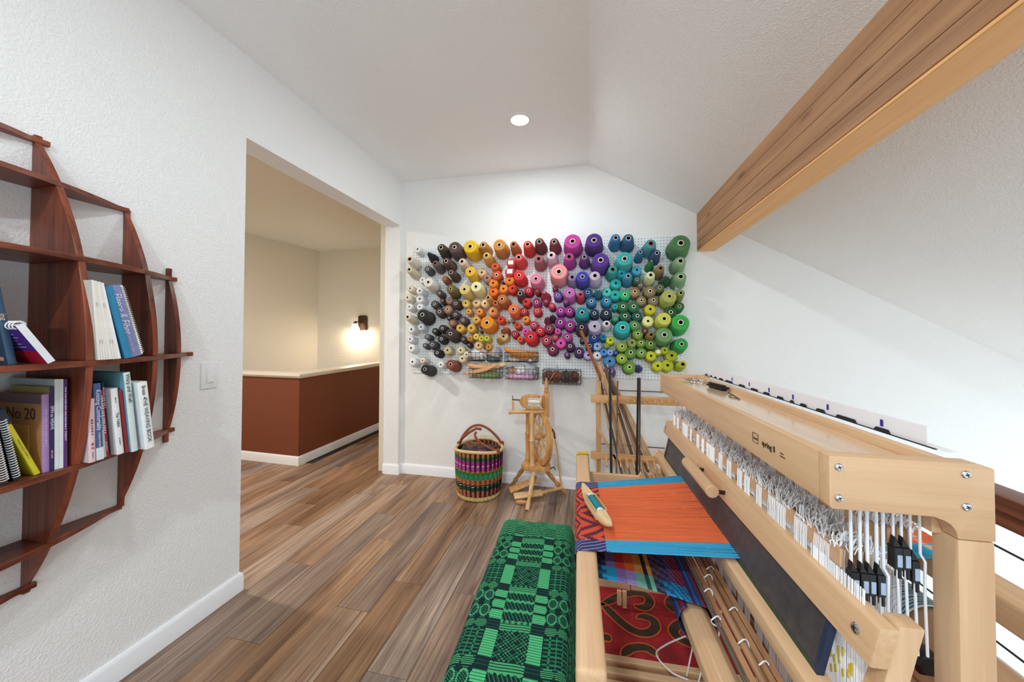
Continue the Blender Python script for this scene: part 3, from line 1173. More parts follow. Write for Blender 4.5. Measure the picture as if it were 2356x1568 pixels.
ORD = ['nearest', 'second', 'third', 'fourth', 'fifth', 'sixth', 'seventh']
rel = {}
for c in cones:
    if count[c['desc']] == 1 and c in marks:
        c['label'] = '%s of yarn on the pegboard' % c['desc']
        continue
    best = min((m_ for m_ in marks if m_ is not c), key=lambda m_: (m_['x'] - c['x']) ** 2 + (m_['z'] - c['z']) ** 2)
    c['d'] = math.hypot(best['x'] - c['x'], best['z'] - c['z'])
    c['key'] = (c['desc'], direction(c, best), best['desc'])
    rel.setdefault(c['key'], []).append(c)
for key, lst in rel.items():
    lst.sort(key=lambda q: q['d'])
    for i, c in enumerate(lst):
        base = '%s of yarn %s the %s' % key
        c['label'] = base if len(lst) == 1 else '%s %s' % (ORD[i], base)
for i, c in enumerate(cones):
    th = empty('yarn_cone' if c['t'] != 'S' else 'yarn_spool', (c['x'], PBY, c['z']), 0, c['label'], 'yarn cone' if c['t'] != 'S' else 'yarn spool', 'yarn on the pegboard')
    th.rotation_euler = (-TILT, 0, 0)
    L, r = LEN[c['t']], c['r'] * {'C': 1.07, 'T': 1.09, 'S': 1.12, 'P': 0.92}[c['t']]
    if c['t'] == 'S' and r < 0.0235:
        L = 0.085
    col = tuple(min(0.95, q * 1.18 + 0.004) for q in lin(c['c'])[:3]) + (1.0,)
    y = bpy.data.objects.new('yarn', CM[c['t']])
    COL.objects.link(y)
    y.parent = th
    y.location = (0, -0.012, 0)
    y.scale = (r, L - 0.012, r)
    y.rotation_euler = (0, random.random() * 6, 0)
    y.color = col
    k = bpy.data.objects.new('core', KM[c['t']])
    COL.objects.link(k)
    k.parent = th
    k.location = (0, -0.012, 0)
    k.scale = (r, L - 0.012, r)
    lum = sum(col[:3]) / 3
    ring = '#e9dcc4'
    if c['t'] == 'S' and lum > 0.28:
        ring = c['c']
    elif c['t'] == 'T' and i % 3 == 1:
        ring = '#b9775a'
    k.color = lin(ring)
    p = MB().tube([(0, 0.012, 0), (0, -L * 0.55, 0)], 0.0025, 6)
    if i == 0:
        pobj = p.build('peg', M_STEEL, th)
        pmesh = pobj.data
    else:
        pobj = bpy.data.objects.new('peg', pmesh)
        COL.objects.link(pobj)
        pobj.parent = th
    if c['lab']:
        if c['t'] == 'T':
            lb = MB().box(-r * 0.4, r * 0.3, -L * 0.42, -L * 0.2, 0, 0)
            lb = MB().add([(-r * .5, -L * .48, -r * 1.16), (r * .2, -L * .48, -r * 1.2), (r * .2, -L * .2, -r * 1.44), (-r * .5, -L * .2, -r * 1.4)], [(0, 1, 2, 3)])
            lb = MB().prism([(-r * .5, -L * .48, -r * 1.24), (r * .2, -L * .48, -r * 1.26), (r * .2, -L * .2, -r * 1.5), (-r * .5, -L * .2, -r * 1.48)], (0, 0, 0.004))
        else:
            lb = MB().box(-r * 0.55, r * 0.55, -L - 0.0015, -L + 0.001, -r * 0.4, r * 0.5)
        lb.build('paper_label', M_WHITE, th, label='white paper sticker')

# empty wire hooks between the cones
M_HOOK = plain('galvanised_wire', '#8d9398', 0.35, metal=0.8, vary=0.02)
hm = MB().tube([(0, 0, 0), (0, -0.02, 0), (0, -0.06, 0.002), (0, -0.066, 0.012)], 0.0016, 6)
hm.tube([(0, -0.003, 0.0), (0, -0.003, 0.03)], 0.0016, 6)
hk0 = hm.build('wire_hook', M_HOOK)
for i, (x, z) in enumerate([(-1.555, 1.31), (-1.49, 1.03), (-1.44, 1.32), (-0.88, 1.07), (-0.66, 1.32), (-0.28, 1.06), (0.11, 1.05), (0.18, 1.05), (0.55, 1.03), (0.52, 1.1), (0.63, 1.02), (0.28, 1.98), (-1.16, 1.9), (-0.62, 1.98), (0.6, 1.98)]):
    o = hk0 if i == 0 else hk0.copy()
    if i:
        COL.objects.link(o)
    o.location = (x, PBY, z)
    tag(o, 'empty wire hook sticking out of the white pegboard', 'hook', 'empty wire hooks on the pegboard')

# ------------------------------------------------------------------ wire baskets and what lies in them
BW, BHH, BDD = 0.30, 0.088, 0.125


def basket_mesh(w, h, d):
    mb = MB()
    r = 0.0016
    nx, nz, ny = int(round(w / 0.034)), 2, 3
    for fy in (0, -d):
        for i in range(nx + 1):
            x = -w / 2 + w * i / nx
            mb.tube([(x, fy, 0), (x, fy, h)], r, 5)
        for j in range(nz + 1):
            mb.tube([(-w / 2, fy, h * j / nz), (w / 2, fy, h * j / nz)], r * (1.5 if j == nz else 1), 5)
    for sx in (-1, 1):
        for k in range(ny + 1):
            mb.tube([(sx * w / 2, -d * k / ny, 0), (sx * w / 2, -d * k / ny, h)], r, 5)
        for j in range(nz + 1):
            mb.tube([(sx * w / 2, 0, h * j / nz), (sx * w / 2, -d, h * j / nz)], r * (1.5 if j == nz else 1), 5)
    for i in range(nx + 1):
        x = -w / 2 + w * i / nx
        mb.tube([(x, 0, 0), (x, -d, 0)], r, 5)
    for k in range(ny + 1):
        mb.tube([(-w / 2, -d * k / ny, 0), (w / 2, -d * k / ny, 0)], r, 5)
    return mb


def basket(x, z, w, h, label):
    th = empty('wire_basket', (x, PBY - 0.004, z), 0, label, 'basket', 'black wire baskets on the pegboard')
    basket_mesh(w, h, BDD).build('wire_grid', M_WIRE, th, smooth=60)
    for sx in (-1, 1):
        MB().tube([(sx * w * 0.35, 0.004, h), (sx * w * 0.35, -0.003, h + 0.012), (sx * w * 0.35, -0.004, h - 0.004)], 0.002, 6).build('hanger', M_WIRE, th)
    return th


def shuttle(name, loc, rz, ry, L, w, h, hexc, label, window=True, parent=None, cat='shuttle', grp=None):
    """boat shuttle, long axis local x, pointed ends, open well with a dark bobbin"""
    t = empty(name, loc, rz, label, cat, grp)
    t.rotation_euler = (0, ry, rz)
    mat = wood('shuttle_wood_' + hexc, hexc, '#%02x%02x%02x' % tuple(min(255, int(int(hexc[i:i + 2], 16) * 1.12)) for i in (1, 3, 5)), 'X', 0.35, 40, 2, 0.3, 0.03)
    mb = MB()
    n, k = 24, 14
    rings = []
    for i in range(n + 1):
        s = -1 + 2 * i / n
        q = max(0.0, 1 - abs(s) ** 2.6)
        ww, hh = w / 2 * (0.08 + 0.92 * q ** 0.8), h / 2 * (0.2 + 0.8 * q ** 0.7)
        lift = h * 0.45 * abs(s) ** 3
        rings.append([(s * L / 2, ww * math.cos(a), lift + hh * (max(-1, min(1, 1.25 * math.sin(a))))) for a in [2 * PI * j / k for j in range(k)]])
    vs = [p for r_ in rings for p in r_]
    fs = []
    for i in range(n):
        for j in range(k):
            l = (j + 1) % k
            top = 1 <= j <= k // 2 - 2 and window and 0.3 * n <= i < 0.7 * n
            if not top:
                fs.append((i * k + j, i * k + l, (i + 1) * k + l, (i + 1) * k + j))
    fs += [tuple(range(k))[::-1], tuple(n * k + j for j in range(k))]
    mb.add(vs, fs)
    if window:
        a, b_ = rings[int(round(0.3 * n))], rings[int(round(0.7 * n))]
        x0, x1 = a[0][0], b_[0][0]
        yy = abs(a[1][1])
        zt = max(p[2] for p in a)
        mb.box(x0, x1, -yy, -yy + 0.002, -h * .3, zt)
        mb.box(x0, x1, yy - 0.002, yy, -h * .3, zt)
        mb.box(x0, x1, -yy, yy, -h * .36, -h * .3)
        mb.box(x0, x0 + 0.002, -yy, yy, -h * .3, zt)
        mb.box(x1 - 0.002, x1, -yy, yy, -h * .3, zt)
    mb.build('body', mat, t, smooth=40)
    return t


def blob(name, loc, sx, sy, sz, mat, label, cat, seed=0, lump=0.35, freq=3.0, rz=0, group=None):
    from mathutils import noise
    bm = bmesh.new()
    bmesh.ops.create_icosphere(bm, subdivisions=4, radius=1)
    for v in bm.verts:
        q = v.co * freq + Vector((seed * 3.1, seed * 1.7, seed))
        d = 1 + lump * noise.noise(q) + lump * 0.5 * noise.noise(q * 2.3)
        v.co = Vector((v.co.x * sx, v.co.y * sy, v.co.z * sz)) * d
    me = bpy.data.meshes.new(name)
    bm.to_mesh(me)
    bm.free()
    me.materials.append(mat)
    me.polygons.foreach_set('use_smooth', [True] * len(me.polygons))
    o = bpy.data.objects.new(name, me)
    COL.objects.link(o)
    o.location = loc
    o.rotation_euler = (0, 0, rz)
    if label:
        tag(o, label, cat, group)
    return o


def yarn_blob_mat(name, c1, c2, scale=8):
    mt, nt, b = new_mat(name)
    tc = N(nt, 'ShaderNodeTexCoord')
    wv = N(nt, 'ShaderNodeTexWave')
    wv.inputs['Scale'].default_value = scale * 6
    wv.inputs['Distortion'].default_value = 14
    wv.inputs['Detail'].default_value = 3
    wv.inputs['Detail Scale'].default_value = 0.6
    nt.links.new(tc.outputs['Object'], wv.inputs['Vector'])
    no = N(nt, 'ShaderNodeTexNoise')
    no.inputs['Scale'].default_value = scale * 2.2
    nt.links.new(tc.outputs['Object'], no.inputs['Vector'])
    rp = N(nt, 'ShaderNodeValToRGB')
    rp.color_ramp.elements[0].position = 0.38
    rp.color_ramp.elements[0].color = lin(c1)
    rp.color_ramp.elements[1].position = 0.6
    rp.color_ramp.elements[1].color = lin(c2)
    nt.links.new(no.outputs['Fac'], rp.inputs['Fac'])
    nt.links.new(rp.outputs['Color'], b.inputs['Base Color'])
    b.inputs['Roughness'].default_value = 0.95
    b.inputs['Sheen Weight'].default_value = 0.2
    bp = N(nt, 'ShaderNodeBump')
    bp.inputs['Strength'].default_value = 0.8
    bp.inputs['Distance'].default_value = 0.004
    nt.links.new(wv.outputs['Fac'], bp.inputs['Height'])
    nt.links.new(bp.outputs['Normal'], b.inputs['Normal'])
    return mt


BASK = [(-0.927, 1.113, 0.285, 0.078, 'upper left black wire basket with white tissue and a stick shuttle'),
        (-0.590, 1.112, 0.285, 0.084, 'upper black wire basket holding two orange wooden shuttles'),
        (-0.917, 0.962, 0.285, 0.086, 'lower left black wire basket heaped with pale boat shuttles'),
        (-0.585, 0.960, 0.285, 0.094, 'lower black wire basket with pink print cloth and grey pouch'),
        (-0.235, 0.928, 0.325, 0.118, 'lower right black wire basket full of brown yarn skeins')]
bk = [basket(*q) for q in BASK]
yb = PBY - 0.066
M_TISSUE = plain('white_tissue', '#e9e9ec', 0.7, vary=0.05)
M_GREYBAG = plain('grey_pouch', '#b9b9be', 0.6, vary=0.08)
blob('tissue_bundle', (-0.985, yb, 1.175), 0.075, 0.045, 0.05, M_TISSUE, 'crumpled white tissue in the upper left wire basket', 'tissue', 1)
blob('plastic_pouch', (-0.845, yb + 0.02, 1.18), 0.06, 0.035, 0.055, M_GREYBAG, 'crumpled grey plastic pouch in the upper left wire basket', 'pouch', 2)
blob('yarn_scrap', (-0.86, yb - 0.015, 1.13), 0.05, 0.03, 0.014, yarn_blob_mat('blue_scrap', '#2d4c66', '#6d8aa0'), 'small blue yarn scrap at the bottom of the upper left basket', 'yarn', 3)
shuttle('stick_shuttle', (-0.9, yb - 0.035, 1.185), 0.0, R(18), 0.25, 0.02, 0.016, '#b99a78', 'flat pale stick shuttle slanting out of the upper left basket', False)
shuttle('boat_shuttle', (-0.6, yb - 0.02, 1.19), 0.03, R(7), 0.31, 0.058, 0.05, '#c9802f', 'glossy orange boat shuttle lying on top of the upper basket', True)
shuttle('boat_shuttle', (-0.575, yb + 0.005, 1.15), -0.04, R(9), 0.28, 0.05, 0.042, '#b9762f', 'orange boat shuttle under the glossy one in the upper basket', True)
blob('fabric_scrap', (-0.655, yb - 0.02, 1.128), 0.05, 0.03, 0.014, plain('pale_scrap', '#cbb6ac', 0.9), 'pale fabric scrap at the bottom of the upper basket', 'fabric', 4)
blob('foil_scrap', (-0.505, yb - 0.03, 1.13), 0.032, 0.02, 0.015, M_STEEL, 'silver foil packet at the bottom of the upper basket', 'foil', 5)
M_STRIPE = plain('green_strip', '#7f9462', 0.9, vary=0.25, vscale=60)
blob('rag_strip_bundle', (-0.915, yb - 0.02, 0.99), 0.132, 0.04, 0.034, M_STRIPE, 'bundle of green rag strips in the lower left basket', 'fabric', 6, 0.12)
shuttle('boat_shuttle', (-0.94, yb - 0.01, 1.055), 0.04, R(2), 0.32, 0.056, 0.05, '#d6a476', 'tan boat shuttle in front at the top of the lower left basket', False)
shuttle('boat_shuttle', (-0.865, yb + 0.02, 1.07), -0.03, R(-2), 0.3, 0.056, 0.046, '#e6c297', 'pale boat shuttle with dark well topmost in the lower left basket', True)
shuttle('boat_shuttle', (-0.96, yb - 0.045, 1.028), -0.05, R(-15), 0.34, 0.046, 0.038, '#cf9c70', 'slanting boat shuttle poking out left of the lower left basket', True)
M_PINKPRINT = plain('pink_print', '#c69abb', 0.9, vary=0.45, vscale=110)
blob('folded_print_cloth', (-0.60, yb - 0.03, 0.985), 0.135, 0.038, 0.026, M_PINKPRINT, 'pink print cloth folded in the lower basket', 'cloth', 7, 0.1)
blob('grey_pouch', (-0.515, yb, 1.04), 0.055, 0.035, 0.06, M_GREYBAG, 'pointed grey pouch standing in the lower basket', 'pouch', 8)
blob('tissue_bundle', (-0.6, yb, 1.035), 0.06, 0.03, 0.035, M_TISSUE, 'white crumpled paper in the lower basket beside the grey pouch', 'tissue', 9)
blob('bobbin_pile', (-0.66, yb - 0.01, 1.03), 0.035, 0.025, 0.028, plain('tan_bits', '#b98f5c', 0.7, vary=0.3, vscale=80), 'tan bundle of cord ends at the left of the lower basket', 'cord', 10)
for i, (dx, c1, c2, nm) in enumerate(((-0.115, '#5a2016', '#8c3f22', 'dark red'), (-0.04, '#6a2a16', '#a04c22', 'rust orange'), (0.035, '#2e211c', '#564032', 'brownish black'), (0.1, '#3c1c14', '#7c3c22', 'chestnut'))):
    s = blob('yarn_skein', (-0.235 + dx, yb - 0.005, 0.99), 0.05, 0.052, 0.05, yarn_blob_mat('skein_%d' % i, c1, c2, 10), '%s yarn skein in the lower right wire basket' % nm, 'yarn skein', 20 + i, 0.2, 2, 0, 'skeins in the lower right basket')
kn = MB().tube([(-0.35, PBY - 0.115, 0.935), (-0.29, PBY - 0.14, 1.03)], 0.003, 6).build('wooden_needle', M_PINE)
tag(kn, 'thin tan wooden needle stuck in front of the brown skeins', 'needle')
# scissors hanging on the upper left basket
sci = empty('hanging_scissors', (-0.9, PBY - 0.137, 1.1), 0, 'small steel scissors hanging from the upper left wire basket', 'scissors')
for sx in (-1, 1):
    MB().tube([(sx * 0.014 + 0.012 * math.cos(a), 0, 0.012 * math.sin(a)) for a in [2 * PI * k / 14 for k in range(14)]], 0.0025, 6, closed=True).build('handle_ring', M_STEEL, sci)
    MB().bar((sx * 0.005, 0, 0.01), (-sx * 0.006, 0, 0.06), 0.006, 0.002, (0, 1, 0)).build('blade', M_STEEL, sci)

# ------------------------------------------------------------------ floor loom (local: x across, y along the beams, z up)
LOOM = empty('floor_loom', (0.394, 0.7066, 0.0), R(1.8), 'large beech floor loom with an orange and blue warp', 'loom')
LL = 1.263


def smooth_path(pts, k=6):
    P = [Vector(q) for q in pts]
    out = []
    for i in range(len(P) - 1):
        p0, p1, p2, p3 = P[max(i - 1, 0)], P[i], P[i + 1], P[min(i + 2, len(P) - 1)]
        for j in range(k):
            t = j / k
            out.append(0.5 * ((2 * p1) + (-p0 + p2) * t + (2 * p0 - 5 * p1 + 4 * p2 - p3) * t * t + (-p0 + 3 * p1 - 3 * p2 + p3) * t ** 3))
    return out + [P[-1]]


def lp(name, mb, mat, bevel=0.002, parent=LOOM, label=None, smooth=None, seg=2):
    return mb.build(name, mat, parent, bevel=bevel, label=label, smooth=smooth, seg=seg)


def screw(parent, u, v, z, n=(0, -1, 0), r=0.0062):
    q = Vector((0, 0, 1)).rotation_difference(Vector(n)).to_matrix().to_4x4()
    mb = MB().lathe([(r, 0.0), (r, 0.0012), (r * 0.8, 0.0026), (r * 0.35, 0.0031), (0, 0.0032)], 18, 0, Matrix.Translation((u, v, z)) @ q)
    mt = Matrix.Translation((u, v, z)) @ q
    for a in (0.4, 0.4 + PI / 2):
        d = Vector((math.cos(a), math.sin(a), 0)) * r * 0.5
        mb.bar(mt @ (d + Vector((0, 0, 0.0031))), mt @ (-d + Vector((0, 0, 0.0031))), r * 0.22, 0.0006, mt.to_3x3() @ Vector((0, 0, 1)), mat=1)
    return mb.build('screw', [M_STEEL, M_BLACK], parent)


# the two end frames: cantilevered arm with a quarter-round corner, then the post
for side, (v0, v1) in enumerate(((0.0, 0.028), (LL - 0.028, LL))):
    pts = [(-0.0, 1.157), (0.205, 1.157), (0.228, 1.15), (0.228, 1.036), (0.178, 1.036)]
    for k in range(1, 8):
        a = R(90) * k / 8
        pts.append((0.178 - 0.03 * (1 - math.cos(a)) - 0.0, 1.036 + 0.03 * math.sin(a)))
    pts += [(0.146, 1.068), (0.004, 1.068), (0.0, 1.072)]
    arm = lp('end_frame_arm', MB().prism([(u, v0, z) for u, z in pts], (0, v1 - v0, 0)), M_BEECH_X, 0.003)
    pv0, pv1 = (0.0, 0.045) if side == 0 else (LL - 0.045, LL)
    lp('end_frame_post', MB().box(0.178, 0.2265, pv0, pv1, 0.0, 1.0355), M_BEECH_Z, 0.004)
    if side == 0:
        for (u, z) in ((0.0135, 1.139), (0.0135, 1.0875), (0.1895, 1.1395), (0.1895, 1.0885)):
            screw(arm, u, -0.0002, z)
    sv0, sv1 = (0.02, 0.055) if side == 0 else (LL - 0.075, LL - 0.045)
    lp('side_rail_low', MB().box(-0.36, 0.177, sv0, sv1, 0.09, 0.163), M_BEECH_X, 0.003)
    lp('side_rail_low', MB().box(0.227, 0.478, sv0, sv1, 0.09, 0.163), M_BEECH_X, 0.003)
    lp('side_rail_upper', MB().box(-0.36, 0.177, sv0, sv1, 0.60, 0.65), M_BEECH_X, 0.003)
    lp('side_rail_upper', MB().box(0.227, 0.478, sv0, sv1, 0.64, 0.70), M_BEECH_X, 0.003)
    lp('front_post', MB().box(-0.405, -0.361, sv0, sv1, 0.0, 0.672), M_BEECH_Z, 0.004)
    lp('back_post', MB().box(0.48, 0.525, sv0, sv1, 0.0, 0.74), M_BEECH_Z, 0.004)
# castle
fb = lp('castle_front_board', MB().box(0.0, 0.018, 0.0285, LL - 0.0285, 1.072, 1.157), M_BEECH_Y, 0.0025)
lp('castle_back_board', MB().box(0.166, 0.186, 0.0285, LL - 0.0285, 1.03, 1.157), M_BEECH_Y, 0.0025)
lp('castle_top_panel', MB().box(0.0185, 0.1655, 0.0285, LL - 0.0285, 1.130, 1.140), M_BEECH_GLOSS, 0.0008, seg=1)
M_PRINT = plain('black_print', '#3b2a20', 0.6, vary=0.02)
Zv, Yv = Vector((0, 0, 1)), Vector((0, -1, 0))
text('spring II', 0.0175, frame_mtx((-0.0004, 0.196, 1.1125), Yv, Zv), fb, M_PRINT, 'lettering', 0.0003, bold=0.0003)
text('louet', 0.0095, frame_mtx((-0.0004, 0.2545, 1.1135), Yv, Zv), fb, M_PRINT, 'logo_lettering', 0.0003)
rr = []
for (cy, cz, a0) in ((1, 1, 0), (-1, 1, 90), (-1, -1, 180), (1, -1, 270)):
    for k in range(4):
        a = R(a0 + 30 * k)
        rr.append((-0.0005, 0.2545 - (cy * 0.0105 + 0.0025 * math.cos(a)), 1.1145 + cz * 0.0085 + 0.0025 * math.sin(a)))
MB().tube(rr, 0.0006, 6, closed=True).build('logo_outline', M_PRINT, fb)
for zc, (a, b_) in ((1.1135, (0.149, 0.137)), (1.1075, (0.149, 0.131))):
    MB().box(-0.0004, 0.0, b_, a, zc - 0.0011, zc + 0.0011).build('small_print', M_PRINT, fb)

# breast beam (rounded) and back beam
bb = MB().box(-0.42, -0.362, -0.005, LL - 0.02, 0.672, 0.739)
lp('breast_beam', bb, M_BEECH_Y, 0.014, seg=4)
lp('back_beam', MB().box(0.465, 0.540, -0.02, LL - 0.01, 0.742, 0.812), M_BEECH_Y, 0.014, seg=4)
# beater, leaning back
TL_ = 0.25


def bu(z, off=0.0):
    return 0.035 - (0.913 - z) * TL_ + off


def bbar(name, z0, z1, o0, o1, v0, v1, mat, bevel=0.003, parent=LOOM):
    poly = [(bu(z0, o0), v0, z0), (bu(z0, o1), v0, z0), (bu(z1, o1), v0, z1), (bu(z1, o0), v0, z1)]
    return MB().prism(poly, (0, v1 - v0, 0)).build(name, mat, parent, bevel=bevel)


ub = bbar('beater_top_bar', 0.853, 0.915, 0.0, 0.027, -0.05, 1.29, M_BEECH_Y, 0.005)
nrm = Vector((-1, 0, TL_)).normalized()
screw(ub, bu(0.885) - 0.0004, -0.012, 0.885, nrm, 0.0085)
screw(ub, bu(0.885) - 0.0004, 1.262, 0.885, nrm, 0.0085)
MB().box(-0.027, 0.021, -0.05, 1.29, 0.722, 0.757).build('beater_bottom_bar', M_BEECH_Y, LOOM, bevel=0.004)
for v0, v1 in ((-0.045, -0.012), (LL + 0.001, LL + 0.028)):
    bbar('beater_arm', 0.10, 0.918, 0.0285, 0.062, v0, v1, M_BEECH_Z, 0.004)


def reed_material():
    mt, nt, b = new_mat('reed_dents')
    tc = N(nt, 'ShaderNodeTexCoord')
    sp = N(nt, 'ShaderNodeSeparateXYZ')
    nt.links.new(tc.outputs['Object'], sp.inputs[0])
    ml = N(nt, 'ShaderNodeMath', operation='MULTIPLY')
    nt.links.new(sp.outputs['Y'], ml.inputs[0])
    ml.inputs[1].default_value = 600
    fr = N(nt, 'ShaderNodeMath', operation='FRACT')
    nt.links.new(ml.outputs[0], fr.inputs[0])
    no = N(nt, 'ShaderNodeTexNoise')
    no.inputs['Scale'].default_value = 40
    nt.links.new(tc.outputs['Object'], no.inputs['Vector'])
    ad = N(nt, 'ShaderNodeMath', operation='MULTIPLY')
    nt.links.new(fr.outputs[0], ad.inputs[0])
    nt.links.new(no.outputs['Fac'], ad.inputs[1])
    rp = N(nt, 'ShaderNodeValToRGB')
    rp.color_ramp.elements[0].color = lin('#38343a')
    rp.color_ramp.elements[1].color = lin('#75706f')
    nt.links.new(ad.outputs[0], rp.inputs['Fac'])
    nt.links.new(rp.outputs['Color'], b.inputs['Base Color'])
    b.inputs['Roughness'].default_value = 0.5
    b.inputs['Metallic'].default_value = 0.3
    return mt


reed = bbar('reed', 0.752, 0.862, 0.008, 0.014, 0.05, 1.2, reed_material(), 0.0, LOOM)
M_NAVY = plain('reed_binding', '#23304a', 0.5)
for v in (0.05, 1.19):
    bbar('reed_end', 0.752, 0.862, 0.005, 0.017, v - 0.009, v + 0.004, M_NAVY, 0.001, reed)
for z in (0.757,):
    bbar('reed_binding', z - 0.004, z + 0.006, 0.005, 0.017, 0.05, 1.2, plain('reed_dark_edge', '#33402f', 0.5), 0.002, reed)
hb = MB().turned((-0.012, 0.50, 0.880), (-0.012, 0.77, 0.880), [(0, 0.0165), (0.008, 0.019), (0.96, 0.019), (0.99, 0.016), (1, 0.008)], 28)
hand = lp('beater_handle', hb, M_BEECH_Y, 0.0)
for v in (0.512, 0.70):
    MB().tube([(0.0, v, 0.878), (bu(0.878) + 0.002, v, 0.876)], 0.006, 14).build('pin', M_BLACK, hand)
lp('swing_board', MB().bar((-0.035, 1.2, 0.775), (0.12, 1.2, 0.635), 0.03, 0.034, (0, 0, 1)), M_BEECH_X, 0.003)
cl = MB()
for k in range(2):
    cl.prism([(-0.125 + k * 0.045, 1.165, 0.651), (-0.085 + k * 0.045, 1.165, 0.651), (-0.11 + k * 0.045, 1.165, 0.682)], (0, 0.02, 0))
lp('ratchet_catch', cl, M_BEECH_X, 0.001, seg=1)

# shafts: eight sets of top and bottom sticks with white heddles
rnd = random.Random(11)
M_HEDDLE = plain('white_heddle', '#fbfcff', 0.7, vary=0.02)
for k in range(8):
    u = 0.052 + 0.0148 * k
    zt = 0.938 if k < 4 else 0.985
    sh = lp('shaft_stick', MB().box(u, u + 0.006, 0.06, 1.205, zt, zt + 0.034), M_BEECH_Y, 0.0015, seg=1)
    lp('shaft_stick', MB().box(u, u + 0.006, 0.06, 1.205, zt - 0.42, zt - 0.386), M_BEECH_Y, 0.0015, seg=1)
    hd = MB()
    clusters = [(0.09 + 1.06 * i / 17 + rnd.uniform(-0.02, 0.02)) for i in range(18)]
    for cv in clusters:
        for i in range(rnd.randint(6, 11)):
            v = cv + i * 0.0042
            jx = rnd.uniform(-0.0008, 0.0008)
            r = 0.0010
            top = zt + 0.036 + rnd.uniform(0, 0.004)
            hd.tube([(u - 0.002, v + 0.006 * rnd.uniform(0.5, 1), zt - 0.39), (u - 0.0022 + jx, v, zt + 0.006), (u - 0.002, v - 0.002, zt + 0.028), (u + 0.004, v - 0.004, top), (u + 0.0085, v - 0.002, zt + 0.024), (u + 0.0085, v + 0.002, zt - 0.02)], r, 4, caps=False)
        for i in range(rnd.randint(22, 34)):
            v = cv + rnd.uniform(-0.018, 0.04)
            p = Vector((u + rnd.uniform(-0.002, 0.009), v, zt + 0.03))
            q = p + Vector((rnd.uniform(-0.004, 0.012), rnd.uniform(-0.018, 0.018), rnd.uniform(0.008, 0.03)))
            hd.tube([p, (p + q) / 2 + Vector((rnd.uniform(-.004, .004), rnd.uniform(-.004, .004), 0.003)), q], 0.0012, 4, caps=False)
    o = lp('heddles', hd, M_HEDDLE, 0.0, label='white cord heddles')
    o['kind'] = 'stuff'
yh = MB()
for i in range(26):
    v = 0.0 + rnd.uniform(0.02, 0.13)
    z = 0.80 - 0.5 * v + rnd.uniform(-0.03, 0.03)
    u = 0.0455 + rnd.uniform(-0.001, 0.001)
    yh.tube([(u, v, z), (u, v + 0.001, z + 0.012)], 0.0017, 5)
lp('heddle_marks', yh, plain('yellow_dye', '#d9bd3a', 0.8), 0.0, label='yellow dyed heddle eyes')['kind'] = 'stuff'
wh = MB()
for i in range(34):
    v = 0.0 + 0.14 * i / 34 + rnd.uniform(-0.001, 0.001)
    wh.tube([(0.048, v, 0.56), (0.047, v + 0.002, 0.75), (0.049, v, 0.94)], 0.0011, 4, caps=False)
lp('heddles', wh, M_HEDDLE, 0.0)['kind'] = 'stuff'
# white lifting cords with black plastic hooks at the near end
M_LIGHTBLUE = plain('pale_blue_insert', '#a9bdd6', 0.6)
cu_ = [0.059, 0.073, 0.084, 0.098, 0.108, 0.123, 0.135, 0.148, 0.162]
for i, u in enumerate(cu_):
    zh = 0.945 if i < 5 else (0.995 if i in (5, 6) else 0.975)
    cm = MB().tube([(u, 0.045, 1.10), (u, 0.045, zh + 0.01), (u + 0.003, 0.04, zh), (u + 0.002, 0.04, zh - 0.05), (u + 0.006, 0.042, zh - 0.16)], 0.0026 if i < 5 else 0.0021, 8)
    lp('lift_cord', cm, M_WHITECORD, 0.0)
    if i in (4, 8):
        continue
    hk = MB().box(u - 0.006, u + 0.006, 0.034, 0.05, zh - 0.035, zh + 0.002)
    hk.prism([(u - 0.006, 0.036, zh + 0.002), (u + 0.006, 0.036, zh + 0.002), (u - 0.004, 0.036, zh + 0.02)], (0, 0.01, 0))
    hk.box(u + 0.001, u + 0.006, 0.036, 0.046, zh - 0.052, zh - 0.035)
    ho = lp('shaft_hook', hk, M_BLACK, 0.0008, seg=1)
    MB().box(u - 0.0025, u + 0.0045, 0.0328, 0.0342, zh - 0.03, zh - 0.01).build('insert', M_LIGHTBLUE, ho)
for i, u in enumerate((0.065, 0.09, 0.11, 0.13, 0.15)):
    lp('lift_cord', MB().tube([(u, LL - 0.06, 1.08), (u, LL - 0.06, 0.97)], 0.002, 6), M_WHITECORD, 0.0)

# cloth beam, lease sticks, treadles
octo = []
for k in range(8):
    a = R(22.5 + 45 * k)
    octo.append((-0.098 + 0.037 * math.cos(a), 0.0, 0.582 + 0.037 * math.sin(a)))
lp('cloth_beam', MB().prism([(x, 0.03, z) for x, y, z in octo], (0, LL - 0.11, 0)), M_BEECH_Y, 0.003)
M_BAMBOO = wood('bamboo_stick', '#8f6647', '#b58a66', 'Y', 0.4, 30, 3, 0.3, 0.02)
M_STICKF = wood('flat_stick', '#94694a', '#b98d68', 'Y', 0.4, 30, 2, 0.3, 0.02)
lp('apron_rod', MB().tube([(-0.087, -0.02, 0.668), (-0.087, LL - 0.06, 0.668)], 0.0045, 10), plain('grey_rod', '#6f665c', 0.4, metal=0.4), 0.0)
for (u, z, r) in ((-0.052, 0.668, 0.0085),):
    lp('lease_stick', MB().tube([(u, -0.02, z), (u, LL - 0.06, z)], r, 12), M_BAMBOO, 0.0)
for u in (-0.072, -0.034, -0.018):
    lp('lease_stick', MB().box(u - 0.0065, u + 0.0065, -0.02, LL - 0.06, 0.661, 0.672), M_STICKF, 0.0015, seg=1)
